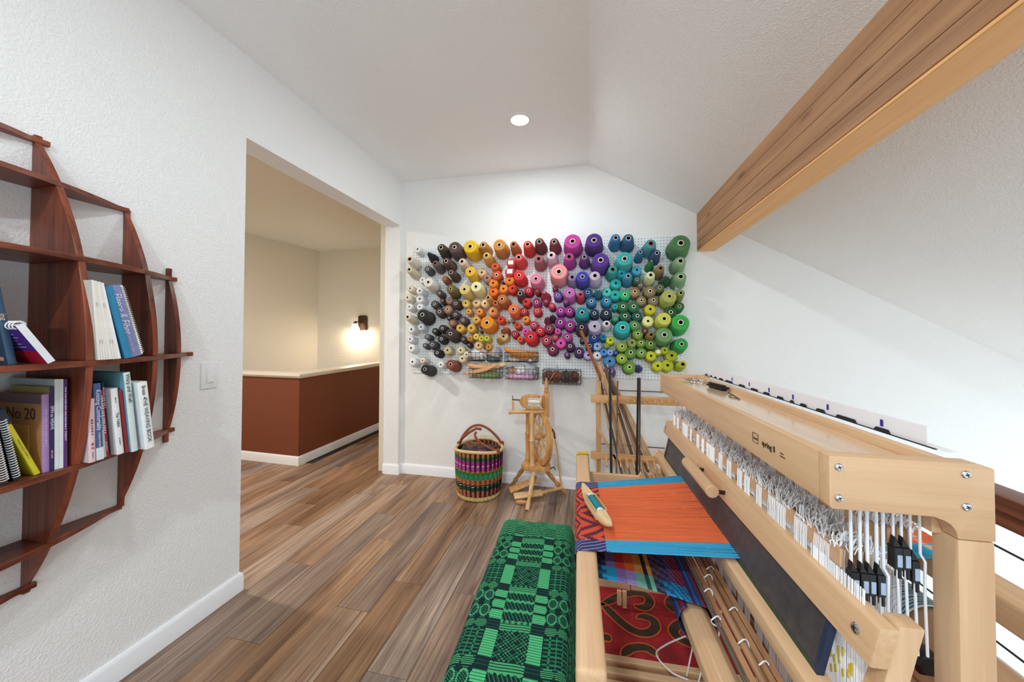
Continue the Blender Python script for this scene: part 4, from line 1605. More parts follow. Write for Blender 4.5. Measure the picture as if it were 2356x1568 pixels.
for k, (u, v, z) in enumerate([(-0.052, 0.2, 0.668), (-0.034, 0.3, 0.667), (-0.052, 0.42, 0.668), (-0.052, 0.62, 0.668), (-0.034, 0.15, 0.667), (-0.072, 0.36, 0.667), (-0.034, 0.46, 0.667), (-0.087, 0.26, 0.668)]):
    lp('stick_tie', MB().tube([(u + 0.0115 * math.cos(a), v + 0.004 * math.sin(2 * a), z + 0.0115 * math.sin(a)) for a in [2 * PI * j / 12 for j in range(12)]], 0.0016, 6, closed=True), M_WHITECORD, 0.0)
for k in range(8):
    v = 0.766 - 0.0535 * k
    tr = lp('treadle', MB().box(-0.33, 0.42, v, v + 0.026, 0.07, 0.10), M_BEECH_X, 0.002, seg=1)
for k, (u, v0, v1) in enumerate(((-0.02, 0.75, 0.25), (0.0, 0.70, 0.3), (0.03, 0.76, 0.2), (0.05, 0.72, 0.22))):
    lp('treadle_cord', MB().tube([(u, v0, 0.1), (u + 0.01, v0 - 0.03, 0.22), (u + 0.03, v0 - 0.05, 0.5)], 0.0025, 6), M_WHITECORD, 0.0)
lp('tie_up_cord', MB().tube(smooth_path([(-0.11, 0.42, 0.5), (-0.15, 0.5, 0.4), (-0.16, 0.58, 0.3), (-0.1, 0.64, 0.2), (-0.03, 0.7, 0.13)]), 0.0024, 6), M_WHITECORD, 0.0)
lp('tension_rod', MB().tube([(-0.36, 1.08, 0.2), (-0.02, 1.1, 0.21)], 0.003, 6), M_STEEL, 0.0)
pin = lp('brake_peg', MB().box(-0.225, -0.205, 1.155, 1.17, 0.03, 0.1).box(-0.200, -0.18, 1.155, 1.17, 0.02, 0.1), M_BEECH_Z, 0.003)

# warp: orange with blue edges, running over breast beam, through reed to the back beam
def island_mat(name, c1, c2):
    mt, nt, b = new_mat(name)
    ge = N(nt, 'ShaderNodeNewGeometry')
    tc = N(nt, 'ShaderNodeTexCoord')
    no = N(nt, 'ShaderNodeTexNoise')
    mp = N(nt, 'ShaderNodeMapping')
    mp.inputs['Scale'].default_value = (6, 200, 1)
    nt.links.new(tc.outputs['Object'], mp.inputs['Vector'])
    nt.links.new(mp.outputs[0], no.inputs['Vector'])
    no.inputs['Scale'].default_value = 1
    ad = N(nt, 'ShaderNodeMath', operation='MULTIPLY_ADD')
    nt.links.new(ge.outputs['Random Per Island'], ad.inputs[0])
    ad.inputs[1].default_value = 0.5
    ml = N(nt, 'ShaderNodeMath', operation='MULTIPLY')
    nt.links.new(no.outputs['Fac'], ml.inputs[0])
    ml.inputs[1].default_value = 0.5
    nt.links.new(ml.outputs[0], ad.inputs[2])
    rp = N(nt, 'ShaderNodeValToRGB')
    rp.color_ramp.elements[0].position = 0.1
    rp.color_ramp.elements[0].color = lin(c1)
    rp.color_ramp.elements[1].position = 0.75
    rp.color_ramp.elements[1].color = lin(c2)
    nt.links.new(ad.outputs[0], rp.inputs['Fac'])
    nt.links.new(rp.outputs['Color'], b.inputs['Base Color'])
    b.inputs['Roughness'].default_value = 0.8
    b.inputs['Specular IOR Level'].default_value = 0.2
    b.inputs['Sheen Weight'].default_value = 0.1
    return mt


M_ORANGE = island_mat('orange_warp', '#a83a22', '#f27c48')
M_TEAL = island_mat('blue_warp', '#166f9c', '#42b0d8')


def warp(name, p0, p1, n=170, zj=0.0012, extra=None):
    """p = (u, z, v near, v far)"""
    parts = {}
    for i in range(n):
        s = (i + 0.5) / n
        key = 'blue' if s < 0.115 or s > 0.885 else 'orange'
        mb = parts.setdefault(key, MB())
        va, vb = p0[2] + (p0[3] - p0[2]) * s, p1[2] + (p1[3] - p1[2]) * s
        wa, wb = (p0[3] - p0[2]) / n * 0.5, (p1[3] - p1[2]) / n * 0.42
        dz = rnd.uniform(-zj, zj)
        h = 0.0012
        a, b_ = (p0[0], va, p0[1]), (p1[0], vb, p1[1] + dz)
        vs = []
        for (q, w) in ((a, wa), (b_, wb)):
            vs += [(q[0], q[1] - w, q[2] - h), (q[0], q[1] - w * 0.6, q[2] + h * 0.8), (q[0], q[1] + w * 0.6, q[2] + h * 0.8), (q[0], q[1] + w, q[2] - h)]
        mb.add(vs, [(0, 1, 5, 4), (1, 2, 6, 5), (2, 3, 7, 6), (3, 0, 4, 7), (0, 3, 2, 1), (4, 5, 6, 7)])
    for key, mb in parts.items():
        o = mb.build(name, M_TEAL if key == 'blue' else M_ORANGE, LOOM, smooth=0, label='%s warp threads' % key)
        o['kind'] = 'stuff'


warp('warp_threads', (-0.335, 0.7455, 0.364, 0.845), (0.012, 0.768, 0.36, 0.925), zj=0.002)
warp('warp_threads', (0.012, 0.768, 0.36, 0.925), (0.19, 0.79, 0.37, 0.93), 120, 0.006)
warp('warp_threads', (0.19, 0.79, 0.37, 0.93), (0.53, 0.8145, 0.38, 0.93), 120, 0.001)


def dye_sheet(name, path, v0, v1, nv, colfn, parent, thick=0.0012, sub=6, sag=None):
    """sheet swept along path [(u,z)] from v0 to v1, colour per face"""
    pts, S = [], 0.0
    for i in range(len(path) - 1):
        for k in range(sub):
            t = k / sub
            pts.append(Vector((path[i][0] + (path[i + 1][0] - path[i][0]) * t, path[i][1] + (path[i + 1][1] - path[i][1]) * t)))
    pts.append(Vector(path[-1]))
    ss = [0.0]
    for i in range(1, len(pts)):
        ss.append(ss[-1] + (pts[i] - pts[i - 1]).length)
    vs, fs, cols = [], [], []
    for i, p in enumerate(pts):
        for j in range(nv + 1):
            vs.append((p.x, v0 + (v1 - v0) * j / nv, p.y))
    for i in range(len(pts) - 1):
        for j in range(nv):
            a = i * (nv + 1) + j
            fs.append((a, a + 1, a + nv + 2, a + nv + 1))
            cols.append(colfn((ss[i] + ss[i + 1]) / 2, (j + 0.5) / nv, i, j))
    me = bpy.data.meshes.new(name)
    me.from_pydata(vs, [], fs)
    me.materials.append(M_CLOTH)
    at = me.attributes.new('dye', 'FLOAT_COLOR', 'FACE')
    at.data.foreach_set('color', [x for c in cols for x in c])
    me.polygons.foreach_set('use_smooth', [True] * len(me.polygons))
    o = bpy.data.objects.new(name, me)
    COL.objects.link(o)
    o.parent = parent
    md = o.modifiers.new('thickness', 'SOLIDIFY')
    md.thickness = thick
    md.offset = 0
    return o


C_MAR, C_OR, C_PUR, C_LAV = lin('#5d2c39'), lin('#c9503a'), lin('#3a3050'), lin('#6d78ad')


def top_col(s, t, i, j):
    ph = ((j // 3) * 2 + i // 2) % 14
    zig = abs(((j // 2) % 22) - 11)
    on = ((i // 2 + zig) % 7) < 3
    if t < 0.115 or t > 0.885:
        return C_PUR if ((i // 2 + j) % 5 < 3) else C_LAV
    return C_MAR if on else C_OR


wp = [(-0.325, 0.7462), (-0.36, 0.7435), (-0.405, 0.7425), (-0.418, 0.7385), (-0.4235, 0.728), (-0.4235, 0.69), (-0.419, 0.676), (-0.408, 0.6685)]
dye_sheet('woven_cloth', wp, 0.364, 0.845, 150, top_col, LOOM, sub=10)
BANDS = [(0.045, '#33304e', '#1f5a72'), (0.075, '#3b3a5c', '#2f87b5'), (0.098, '#7a6595', '#2f9acb'), (0.135, '#c63a30', '#8a6fae'), (0.158, '#d95a35', '#9a86c0'), (0.178, '#c98a45', '#74b39a'),
         (0.182, '#2c2430', '#2c5a5a'), (0.188, '#c98a45', '#74b39a'), (0.192, '#2c2430', '#2c5a5a'), (0.212, '#cf9348', '#7abf9f'), (0.235, '#5a4550', '#46506e'), (0.26, '#4a4468', '#2f7fb5'), (0.275, '#6b4a78', '#2f8fc8'), (0.3, '#8a3448', '#2f7fb5')]


def low_col(s, t, i, j):
    for lim, mid, edge in BANDS:
        if s < lim:
            c = edge if t < 0.13 or t > 0.87 else mid
            q = lin(c)
            if lim > 0.215 or lim < 0.08:
                f = 0.55 if (i + j // 2) % 4 < 2 else 1.25
            else:
                f = 0.92 + 0.16 * ((i * 7 + j * 13) % 5) / 5
            return tuple(min(1, x * f) for x in q[:3]) + (1,)
    f = 0.7 + 0.6 * ((i // 2) % 3) / 2
    return tuple(min(1, x * f) for x in lin(('#8a3448', '#4a3a68', '#33609a')[(i // 5) % 3])[:3]) + (1,)


lowp = [(-0.408, 0.6685), (-0.36, 0.6690), (-0.25, 0.660), (-0.15, 0.642), (-0.118, 0.634), (-0.098, 0.631), (-0.073, 0.624), (-0.056, 0.607), (-0.049, 0.582), (-0.056, 0.557), (-0.073, 0.54), (-0.098, 0.533), (-0.123, 0.54), (-0.14, 0.557), (-0.147, 0.582), (-0.14, 0.607), (-0.123, 0.622)]
dye_sheet('woven_cloth', lowp, 0.364, 0.845, 110, low_col, LOOM, sub=8)


# warp beam roll behind
def roll_col(s, t, i, j):
    k = (j * 37 + (i // 30) * 11) % 9
    if t < 0.4:
        return lin(('#e4ecf2', '#3f93b8', '#d3e0ea', '#2f7fa8', '#c9dbe6', '#5fb0cc', '#eef2f5', '#2a7da6', '#bcd3e0')[k])
    return lin(('#f0ebea', '#d9a3a3', '#f3efee', '#c98a8a', '#efe3e2', '#e6c4c2', '#f6f2f1', '#b97777', '#e9d5d3')[k])


rp_ = [(0.43 + 0.062 * math.cos(R(a)), 0.64 + 0.062 * math.sin(R(a))) for a in range(0, 361, 15)]
dye_sheet('warp_roll', rp_, 0.36, 0.93, 140, roll_col, LOOM, 0.002, sub=2)
lp('warp_beam', MB().tube([(0.43, 0.03, 0.64), (0.43, LL - 0.06, 0.64)], 0.05, 20), M_BEECH_Y, 0.0)
for z0, z1 in ((0.47, 0.512), (0.52, 0.555)):
    lp('back_rail', MB().box(0.40, 0.445, 0.056, LL - 0.08, z0, z1), M_BEECH_Y, 0.002)
lp('brake_knob', MB().lathe([(0.0, -0.02), (0.02, -0.02), (0.027, -0.012), (0.027, 0.012), (0.02, 0.02), (0, 0.02)], 6, 0, Matrix.Translation((0.275, 0.19, 0.70)) @ Matrix.Rotation(R(90), 4, 'X')), M_BLACK, 0.003)

# ------------------------------------------------------------------ things on the loom
LM = LOOM.matrix_basis.copy()
LROT = R(1.8)


def on_loom(u, v, z):
    return LM @ Vector((u, v, z))


sh = shuttle('boat_shuttle', on_loom(-0.357, 0.575, 0.771), R(1.8) + R(-74), R(0), 0.30, 0.046, 0.036, '#d9b98c', 'pale boat shuttle with a teal bobbin resting on the woven cloth', True)
bobm = MB().tube([(-0.05, 0, 0.008), (-0.046, 0, 0.008), (0.046, 0, 0.008), (0.05, 0, 0.008)], [0.009, 0.0125, 0.0125, 0.009], 16)
M_BOB = plain('teal_thread', '#14828c', 0.7, vary=0.2, vscale=300)
bo = bobm.build('bobbin', M_BOB, sh, label='teal wound bobbin')
for sx in (-1, 1):
    MB().tube([(sx * 0.048, 0, 0.008), (sx * 0.056, 0, 0.008)], 0.0125, 16).build('bobbin_end', M_WHITE, bo)

# translucent plastic raddle strip on the castle
M_FROST = plain('frosted_plastic', '#f6f3f8', 0.35, vary=0.01, alpha=0.5)
st = empty('plastic_strip', on_loom(0.2065, 0.02, 1.157), LROT, 'long frosted plastic strip with purple marks along the loom top', 'strip')
mb = MB().box(0.004, 0.0062, 0.07, 1.235, 0.001, 0.037)
mb.box(0.0062, 0.02, 0.035, 1.20, 0.001, 0.003)
mb.build('strip', M_FROST, st, bevel=0.0006, seg=1)
M_FELT = plain('black_felt', '#25252a', 0.8)
for (v0, v1) in ((0.145, 0.185), (0.235, 0.3), (0.34, 0.375), (0.415, 0.445), (0.475, 0.495), (0.53, 0.565), (0.61, 0.65), (0.69, 0.74), (0.79, 0.84), (0.9, 0.97), (1.0, 1.04), (1.075, 1.095), (1.13, 1.15), (1.19, 1.215)):
    MB().prism([(0.0035, v0, 0.001), (0.0035, v1, 0.001), (0.0035, v1 - 0.006, 0.009), (0.0035, v0 + 0.006, 0.009)], (-0.004, 0, 0)).build('felt_pad', M_FELT, st)
MB().box(-0.0005, 0.0035, 0.05, 1.235, 0.0003, 0.0018).build('felt_strip', M_FELT, st)
M_PURPLE = plain('purple_mark', '#3d2a9a', 0.5)
for v in (0.165, 0.33, 0.48, 0.615, 0.755, 0.905):
    MB().box(0.0032, 0.0042, v, v + 0.007, 0.012, 0.026).build('purple_mark', M_PURPLE, st)

# scissors, folding tool and hook on the castle top
sc2 = empty('thread_snips', on_loom(0.105, 1.10, 1.1405), LROT, 'shiny steel thread snips lying on the loom top', 'scissors')
for (cx, cy, w) in ((0.0, -0.035, 0.018), (0.022, -0.055, 0.018)):
    MB().tube([(cx + w * math.cos(a), cy + 1.3 * w * math.sin(a), 0.008 + 0.004 * math.sin(a)) for a in [2 * PI * k / 16 for k in range(16)]], 0.0032, 8, closed=True).build('finger_ring', M_STEEL, sc2)
MB().bar((0.0, -0.012, 0.006), (-0.012, 0.06, 0.006), 0.012, 0.004).build('blade', M_STEEL, sc2, bevel=0.001)
MB().bar((0.012, -0.03, 0.011), (0.006, 0.06, 0.009), 0.011, 0.004).build('blade', M_STEEL, sc2, bevel=0.001)
MB().lathe([(0.006, 0.008), (0.006, 0.016), (0, 0.018)], 12, 0, Matrix.Translation((0.002, 0.0, 0))).build('pivot', M_STEEL, sc2)
tl = empty('folding_tool', on_loom(0.137, 0.885, 1.1405), LROT + R(10), 'black folding multi-tool lying on the loom top', 'tool')
MB().box(-0.015, 0.015, -0.062, 0.055, 0.006, 0.0145).build('handle', M_BLACK, tl, bevel=0.004)
MB().box(-0.012, 0.0, -0.065, 0.05, 0.015, 0.023).build('folded_blade', M_BLACK, tl, bevel=0.003)
MB().box(0.002, 0.012, -0.055, 0.035, 0.0148, 0.0185).build('steel_insert', M_STEEL, tl, bevel=0.001)
MB().box(-0.012, 0.012, -0.05, 0.04, 0.0, 0.006).build('base_clip', M_BLACK, tl, bevel=0.002)
MB().lathe([(0.006, 0.0145), (0.006, 0.024), (0.004, 0.026), (0, 0.026)], 14, 0, Matrix.Translation((-0.006, 0.045, 0))).build('pivot', M_STEEL, tl)
nk = empty('threading_hook', on_loom(0.13, 0.70, 1.1405), LROT, 'thin brown wire threading hook lying on the loom top', 'hook')
M_COPPERD = plain('brown_wire', '#4a2f22', 0.4, metal=0.5)
MB().tube([(0.012, 0.09, 0.002), (0.0, 0.0, 0.002), (-0.012, -0.07, 0.002)], 0.0017, 6).build('shaft', M_COPPERD, nk)
MB().tube([(-0.006, 0.01, 0.002), (-0.02, 0.0, 0.002), (-0.026, -0.03, 0.002), (-0.018, -0.045, 0.002), (-0.008, -0.042, 0.002)], 0.0013, 6).build('loop', M_COPPERD, nk)

# yellow tape draped over the far end of the breast beam
M_YEL = plain('yellow_tape', '#cfae18', 0.6, vary=0.08)
tp = MB()
path = [(-0.4235, 0.60), (-0.4235, 0.69), (-0.4225, 0.735), (-0.412, 0.7425), (-0.37, 0.7425), (-0.359, 0.735), (-0.3585, 0.69), (-0.352, 0.62), (-0.33, 0.57), (-0.29, 0.55)]
for i in range(len(path) - 1):
    (a, za), (b_, zb) = path[i], path[i + 1]
    o_ = len(tp.v)
    tp.bar((a, 1.205 + 0.004 * i, za), (b_, 1.209 + 0.004 * i, zb), 0.002, 0.032, (0, 1, 0))
to = tp.build('tape_measure', M_YEL)
to.location = LOOM.location
to.rotation_euler = (0, 0, LROT)
tag(to, 'yellow measuring tape draped over the far end of the breast beam', 'tape')

# loose threads hanging by the breast beam
thm = MB().tube(smooth_path([(-0.358, 0.4, 0.672), (-0.34, 0.42, 0.64), (-0.345, 0.46, 0.625), (-0.32, 0.5, 0.63), (-0.27, 0.44, 0.64), (-0.262, 0.42, 0.6), (-0.26, 0.42, 0.52)]), 0.0012, 5)
lp('loose_thread', thm, plain('maroon_thread', '#6a3038', 0.9), 0.0)

# ------------------------------------------------------------------ globe-shaped bookshelf on the left wall
SYC, SZC, SR, SK = 0.487, 1.262, 0.815, 0.88
SRS2 = SR * SR + SK * SK
OFFS = [-0.728, -0.579, -0.3385, 0.0, 0.3385, 0.579, 0.728]
ZOFFS = [-0.737, -0.585, -0.329, 0.0, 0.333, 0.583, 0.735]
ST = 0.0175


def depth(r2):
    return max(0.0, math.sqrt(max(0, SRS2 - r2)) - SK)


shelf = empty('globe_bookshelf', (-A, SYC, SZC), 0, 'dark mahogany bookshelf shaped like a globe of curved boards', 'bookshelf')
for o in ZOFFS:                      # shelves run through
    half = math.sqrt(max(0.02, SR * SR - o * o)) + 0.012
    n = 60
    pr = []
    for k in range(n + 1):
        y = -half + 2 * half * k / n
        pr.append((max(0.013, depth(o * o + y * y)) + 0.003, y, o - ST / 2))
    MB().prism([(0.001, -half, o - ST / 2)] + pr + [(0.001, half, o - ST / 2)], (0, 0, ST)).build('shelf_board', M_DARKWOOD_Y, shelf, bevel=0.0012, seg=1)
for o in OFFS:                       # upright boards stand between the shelves
    half = math.sqrt(SR * SR - o * o) + 0.012
    cuts = sorted([q for q in ZOFFS if abs(q) < half - 0.02])
    edges = [-half] + cuts + [half]
    for i in range(len(edges) - 1):
        a = edges[i] + (ST / 2 + 0.0003 if i else 0)
        b_ = edges[i + 1] - (ST / 2 + 0.0003 if i < len(edges) - 2 else 0)
        n = 14
        pr = []
        for k in range(n + 1):
            z = a + (b_ - a) * k / n
            pr.append((max(0.013, depth(o * o + z * z)), o - ST / 2, z))
        MB().prism([(0.001, o - ST / 2, a)] + pr + [(0.001, o - ST / 2, b_)], (0, ST, 0)).build('upright_board', M_DARKWOOD, shelf, bevel=0.0012, seg=1)

# ------------------------------------------------------------------ books
M_PAPER = plain('book_pages', '#e9e3d6', 0.9, vary=0.05, vscale=300)
BOOKG = 'books on the globe shelf'
_cov = {}


def cover_mat(h, rough=0.4):
    if h not in _cov:
        _cov[h] = plain('cover_' + h, '#' + h, rough, vary=0.05, vscale=30)
    return _cov[h]


def book(x, y0, t, H, W, lean, z, cov, label, spine=None, txt=(), cat='book', name='book', thin=False, front=None, rz=0.0):
    """spine faces +x; x = spine plane, y0 = left foot, lean < 0 tips the top to -y"""
    o = empty(name, (x, y0, z), 0, label, cat, BOOKG)
    o.rotation_euler = (-R(lean), 0, rz)
    cv = cover_mat(cov)
    sp = cover_mat(spine) if spine else cv
    ct = 0.0016 if not thin else 0.0006
    z0 = 0.0008
    mb = MB()
    mb.box(-W, -ct, 0, ct, z0, H, 0)
    mb.box(-W, -ct, t - ct, t, z0, H, 0)
    mb.build('cover', cv, o, bevel=0.0004, seg=1)
    rs = MB()
    k = 8
    if t > 0.009 and not thin:
        pts = [(-ct, 0, z0), ]
        for i in range(k + 1):
            a = PI * i / k
            pts.append((-0.0005 + 0.003 * math.sin(a), t / 2 - t / 2 * math.cos(a), z0))
        pts.append((-ct, t, z0))
        rs.prism(pts, (0, 0, H - z0))
    else:
        rs.box(-ct, 0.0008, 0, t, z0, H)
    s = rs.build('spine', sp, o, smooth=50)
    MB().box(-W + 0.003, -ct - 0.0005, ct + 0.0003, t - ct - 0.0003, z0 + 0.003, H - 0.003).build('page_block', M_PAPER, o, smooth=0)
    xs = 0.0032 if (t > 0.009 and not thin) else 0.0011
    for (body, size, zc, col) in txt:
        if body.startswith('#'):                 # print too small to read: a broken line
            n = int(body[1:])
            mb = MB()
            for q in range(n):
                mb.box(xs - 0.0004, xs, t / 2 - size * 0.25, t / 2 + size * 0.25, zc + (q - n / 2) * size * 1.1, zc + (q - n / 2) * size * 1.1 + size * (0.75 if q % 3 else 0.5))
            mb.build('fine_print', cover_mat(col), s, smooth=0)
            continue
        text(body, size, frame_mtx((xs, t / 2, zc), (0, 0, -1), (0, 1, 0)), s, cover_mat(col), 'spine_lettering', 0.0003)
    return o


def coil(o, y, z0, z1, xr=0.0, n=26, r=0.007, mat=None, axis='z'):
    for i in range(n):
        z = z0 + (z1 - z0) * (i + 0.5) / n
        pts = [(xr + r * math.cos(a), y + r * math.sin(a) * 0.9, z + 0.0012 * math.sin(a)) for a in [2 * PI * k / 10 for k in range(10)]]
        MB().tube(pts, 0.0011, 5, closed=True).build('coil_ring', mat or M_WHITE, o)


Z5, Z4 = SZC - 0.329 + ST / 2, SZC + ST / 2
# lower right cell
book(-1.5630, 0.8430, 0.0164, 0.205, 0.15, -2.0, Z5, 'e6c9cd', 'pale pink knitting book next to the dark upright board', None, [('#6', 0.008, 0.115, '6a4a5a'), ('#2', 0.01, 0.055, '9a4a6a'), ('#4', 0.005, 0.025, '6a5a62')])
bl = book(-1.5660, 0.8609, 0.0190, 0.252, 0.16, -2.6, Z5, '4a639a', 'blue book titled Knitting Comfortably on the globe shelf', None, [('Knitting Comfortably', 0.0155, 0.165, 'f0f2f6'), ('CARSON DEMERS', 0.0062, 0.068, 'e8e2d2')])
MB().box(0.0, 0.0033, 0.0004, 0.0186, 0.002, 0.042).build('spine_label', cover_mat('dfe3ea'), bl)
book(-1.5850, 0.8844, 0.0041, 0.224, 0.15, -4.5, Z5, 'e4ddcf', 'very thin cream booklet with red edge beside the teal book', 'b8434e', thin=True)
book(-1.5850, 0.8895, 0.0080, 0.226, 0.15, -4.6, Z5, '5f8f8a', 'thin teal and white spined book left of the red one', 'cfd8d2', [('#14', 0.006, 0.14, '2f6f66')], thin=True)
book(-1.5950, 0.8992, 0.0113, 0.225, 0.15, -5.0, Z5, 'b32a38', 'red spined book with white foot, shorter than its neighbours', 'c02f3c', [('#16', 0.0075, 0.145, 'f3e9e4'), ('#6', 0.005, 0.035, 'f0e8e8')])
book(-1.6000, 0.9122, 0.0051, 0.252, 0.155, -5.2, Z5, '1b2436', 'thin dark navy book with white lettering behind the red one', '20293c', [('#12', 0.0055, 0.2, 'f0f0f0')], thin=True)
book(-1.5750, 0.9196, 0.0199, 0.229, 0.17, -5.6, Z5, 'e4e6e6', 'white book with black YARN lettering in the middle of the row', 'f0f0ee', [('The YARN', 0.011, 0.12, '33343a'), ('#3', 0.006, 0.19, '55565c'), ('#5', 0.005, 0.045, '44454b')])
book(-1.5720, 0.9421, 0.0081, 0.222, 0.16, -6.0, Z5, '8a2d35', 'maroon plaid spined book beside Warp and Weft', '93343a', thin=True)
book(-1.5620, 0.9523, 0.0184, 0.281, 0.18, -5.8, Z5, '74aebf', 'tallest pale teal book titled Warp and Weft', 'd6e2df', [('Warp and Weft', 0.0155, 0.225, '3a5a4a')])
book(-1.5850, 0.9735, 0.0071, 0.188, 0.15, -6.3, Z5, '8a2468', 'short purple patterned book left of The Weaving Book', '922b72', thin=True)
wv_ = book(-1.5480, 0.9824, 0.0288, 0.243, 0.19, -6.6, Z5, 'e9ecee', 'thick white book titled THE WEAVING BOOK at the row end', 'f2f4f5', [('THE WEAVING BOOK', 0.0165, 0.105, '4a4a50'), ('Bress', 0.0155, 0.213, '3a3a40')])
bz = MB().prism([(0.0034, 0.0143 + 0.003 * math.cos(a), 0.186 + 0.004 * math.sin(a)) for a in (0, PI / 2, PI, 3 * PI / 2)], (-0.0005, 0, 0))
bz.build('diamond_mark', cover_mat('3a3a40'), wv_)
# lower left cell
lv = book(-1.5865, 0.7535, 0.0152, 0.233, 0.20, -1.2, Z5, 'b5875a', 'tan book with lavender spine and a large faded cover', 'a582b5', [('#16', 0.0065, 0.135, 'c6aed2')])
cvt = MB().box(-0.2, -0.002, -0.0008, -0.0001, 0.205, 0.2325)
cvt.build('cover_band', cover_mat('6e5560'), lv)
text('No 20', 0.05, frame_mtx((-0.09, -0.0008, 0.172), (1, 0, 0), (0, 0, 1)), lv, cover_mat('4a3428'), 'cover_lettering', 0.0003)
MB().box(-0.14, -0.055, -0.0009, -0.0002, 0.02, 0.14).build('cover_panel', cover_mat('c9a06c'), lv)
book(-1.5865, 0.7695, 0.0087, 0.254, 0.17, -1.1, Z5, '9a945a', 'dark blue and pink spined book titled SPIN to weave', '35305f', [('SPIN to WEAVE', 0.0105, 0.16, 'e6e6f2'), ('Sara Lamb', 0.0058, 0.05, 'f0c0d0')], thin=True)
book(-1.5868, 0.7788, 0.0093, 0.275, 0.2, -1.0, Z5, 'b4c4c9', 'left one of two tall plain white books, beside SPIN to weave', 'dfe6e8', thin=True)
book(-1.5868, 0.7886, 0.0088, 0.274, 0.2, -1.0, Z5, 'dfe6e9', 'right one of two tall plain white books, beside the purple one', 'e9eef0', thin=True)
book(-1.586, 0.798, 0.0076, 0.273, 0.19, -1.0, Z5, '5a2f70', 'thin tall purple book against the dark upright board', '643a7c', [('#22', 0.0055, 0.185, 'efe6f2'), ('OVERSHOT', 0.006, 0.098, 'efe6f2')], thin=True)
yb_ = book(-1.582, 0.737, 0.0125, 0.215, 0.16, -20, Z5, 'd6cc2e', 'yellow paperback leaning far over against the tan book', 'd3c92c', [('#10', 0.006, 0.09, '8a8428')])
MB().box(-0.161, 0.004, -0.0006, 0.0131, 0.17, 0.216).build('dark_top_band', cover_mat('1f3348'), yb_)
s1 = book(-1.578, 0.696, 0.011, 0.19, 0.16, -9.5, Z5, '2d333c', 'charcoal spiral notebook leaning beside the yellow paperback', None, thin=True, cat='notebook', name='spiral_notebook')
coil(s1, 0.0055, 0.01, 0.18, 0.004, 24, 0.0075, M_WHITE)
s2 = book(-1.57, 0.670, 0.013, 0.165, 0.16, -9, Z5, '4a3a36', 'brown spiral notebook at the left end of the lower row', None, thin=True, cat='notebook', name='spiral_notebook')
coil(s2, 0.0065, 0.01, 0.155, 0.004, 22, 0.0085, M_WHITE)
# upper left cell
db = book(-1.53, 0.660, 0.016, 0.225, 0.17, -9.0, Z4, '2f4a62', 'slate blue book standing left of the purple notepad', '34506a', [('ing', 0.016, 0.13, 'd9b9a0')])
MB().box(-0.035, -0.012, -0.0008, -0.0002, 0.012, 0.022).build('cover_badge', cover_mat('d9a58a'), db)
pn = book(-1.485, 0.7115, 0.016, 0.122, 0.12, -30, Z4, '4b2a86', 'purple and red notepad bound with white coils, leaning over', 'e6e8ec', cat='notepad', name='spiral_notepad', thin=True)
MB().box(-0.12, -0.004, -0.0006, -0.0001, 0.002, 0.042).build('red_band', cover_mat('a5152f'), pn)
for i in range(9):
    x = -0.006 - 0.0132 * i
    MB().tube([(x + 0.0016 * math.cos(a), 0.0085 + 0.0115 * math.cos(a), 0.119 + 0.0105 * math.sin(a)) for a in [2 * PI * k / 12 for k in range(12)]], 0.0016, 6, closed=True).build('coil_ring', M_WHITE, pn)
for i in range(5):
    MB().box(-0.115, -0.03 - 0.008 * (i % 3), -0.0007, -0.0001, 0.054 + 0.01 * i, 0.056 + 0.01 * i).build('print_line', cover_mat('b9a6d6'), pn)
# upper right cell: thin white magazines and two books
yy = 0.8415
for i in range(8):
    lean = -4.5 - 0.95 * i
    t = 0.0056 if i not in (4, 7) else 0.0092
    book(-1.532 - 0.001 * i, yy, t, 0.255 - 0.002 * (i % 3), 0.2, lean, Z4, 'e4ded2' if i % 2 else 'ded8ce', '%s white magazine counted from the dark upright board' % ['first', 'second', 'third', 'fourth', 'fifth', 'sixth', 'seventh', 'eighth'][i], 'efeae2' if i != 7 else 'f3f3f5', [('#4', 0.0035, 0.18, '8a8078'), ('#4', 0.0035, 0.06, '8a8078')] if i in (1, 2, 5, 6) else (), cat='magazine', name='magazine', thin=True)
    yy += t + 0.0014
book(-1.548, 0.9185, 0.0215, 0.245, 0.19, -13.5, Z4, '2a7aa5', 'blue book with a landscape spine between magazines and spiral book', '2f86b2', ())
fl_ = book(-1.572, 0.9455, 0.034, 0.252, 0.10, -14.5, Z4, '8088bd', 'lilac spiral-bound Fleece and Fiber book leaning on the blue one', '8a92c6', name='spiral_book')
text('Fleece & Fiber', 0.034, frame_mtx((0.0036, 0.015, 0.155), (0, 0, -1), (0, 1, 0)), fl_, cover_mat('f2f2f8'), 'spine_lettering', 0.0003, font_shear=0.2, xs=0.72)
text('SOURCEBOOK', 0.0105, frame_mtx((0.0034, 0.015, 0.052), (0, 0, -1), (0, 1, 0)), fl_, cover_mat('d6daf0'), 'spine_lettering', 0.0003)
coil(fl_, 0.041, 0.006, 0.246, -0.004, 36, 0.0065, M_STEEL)
MB().box(-0.09, -0.003, 0.0345, 0.0425, 0.001, 0.25).build('back_pages', M_PAPER, fl_)

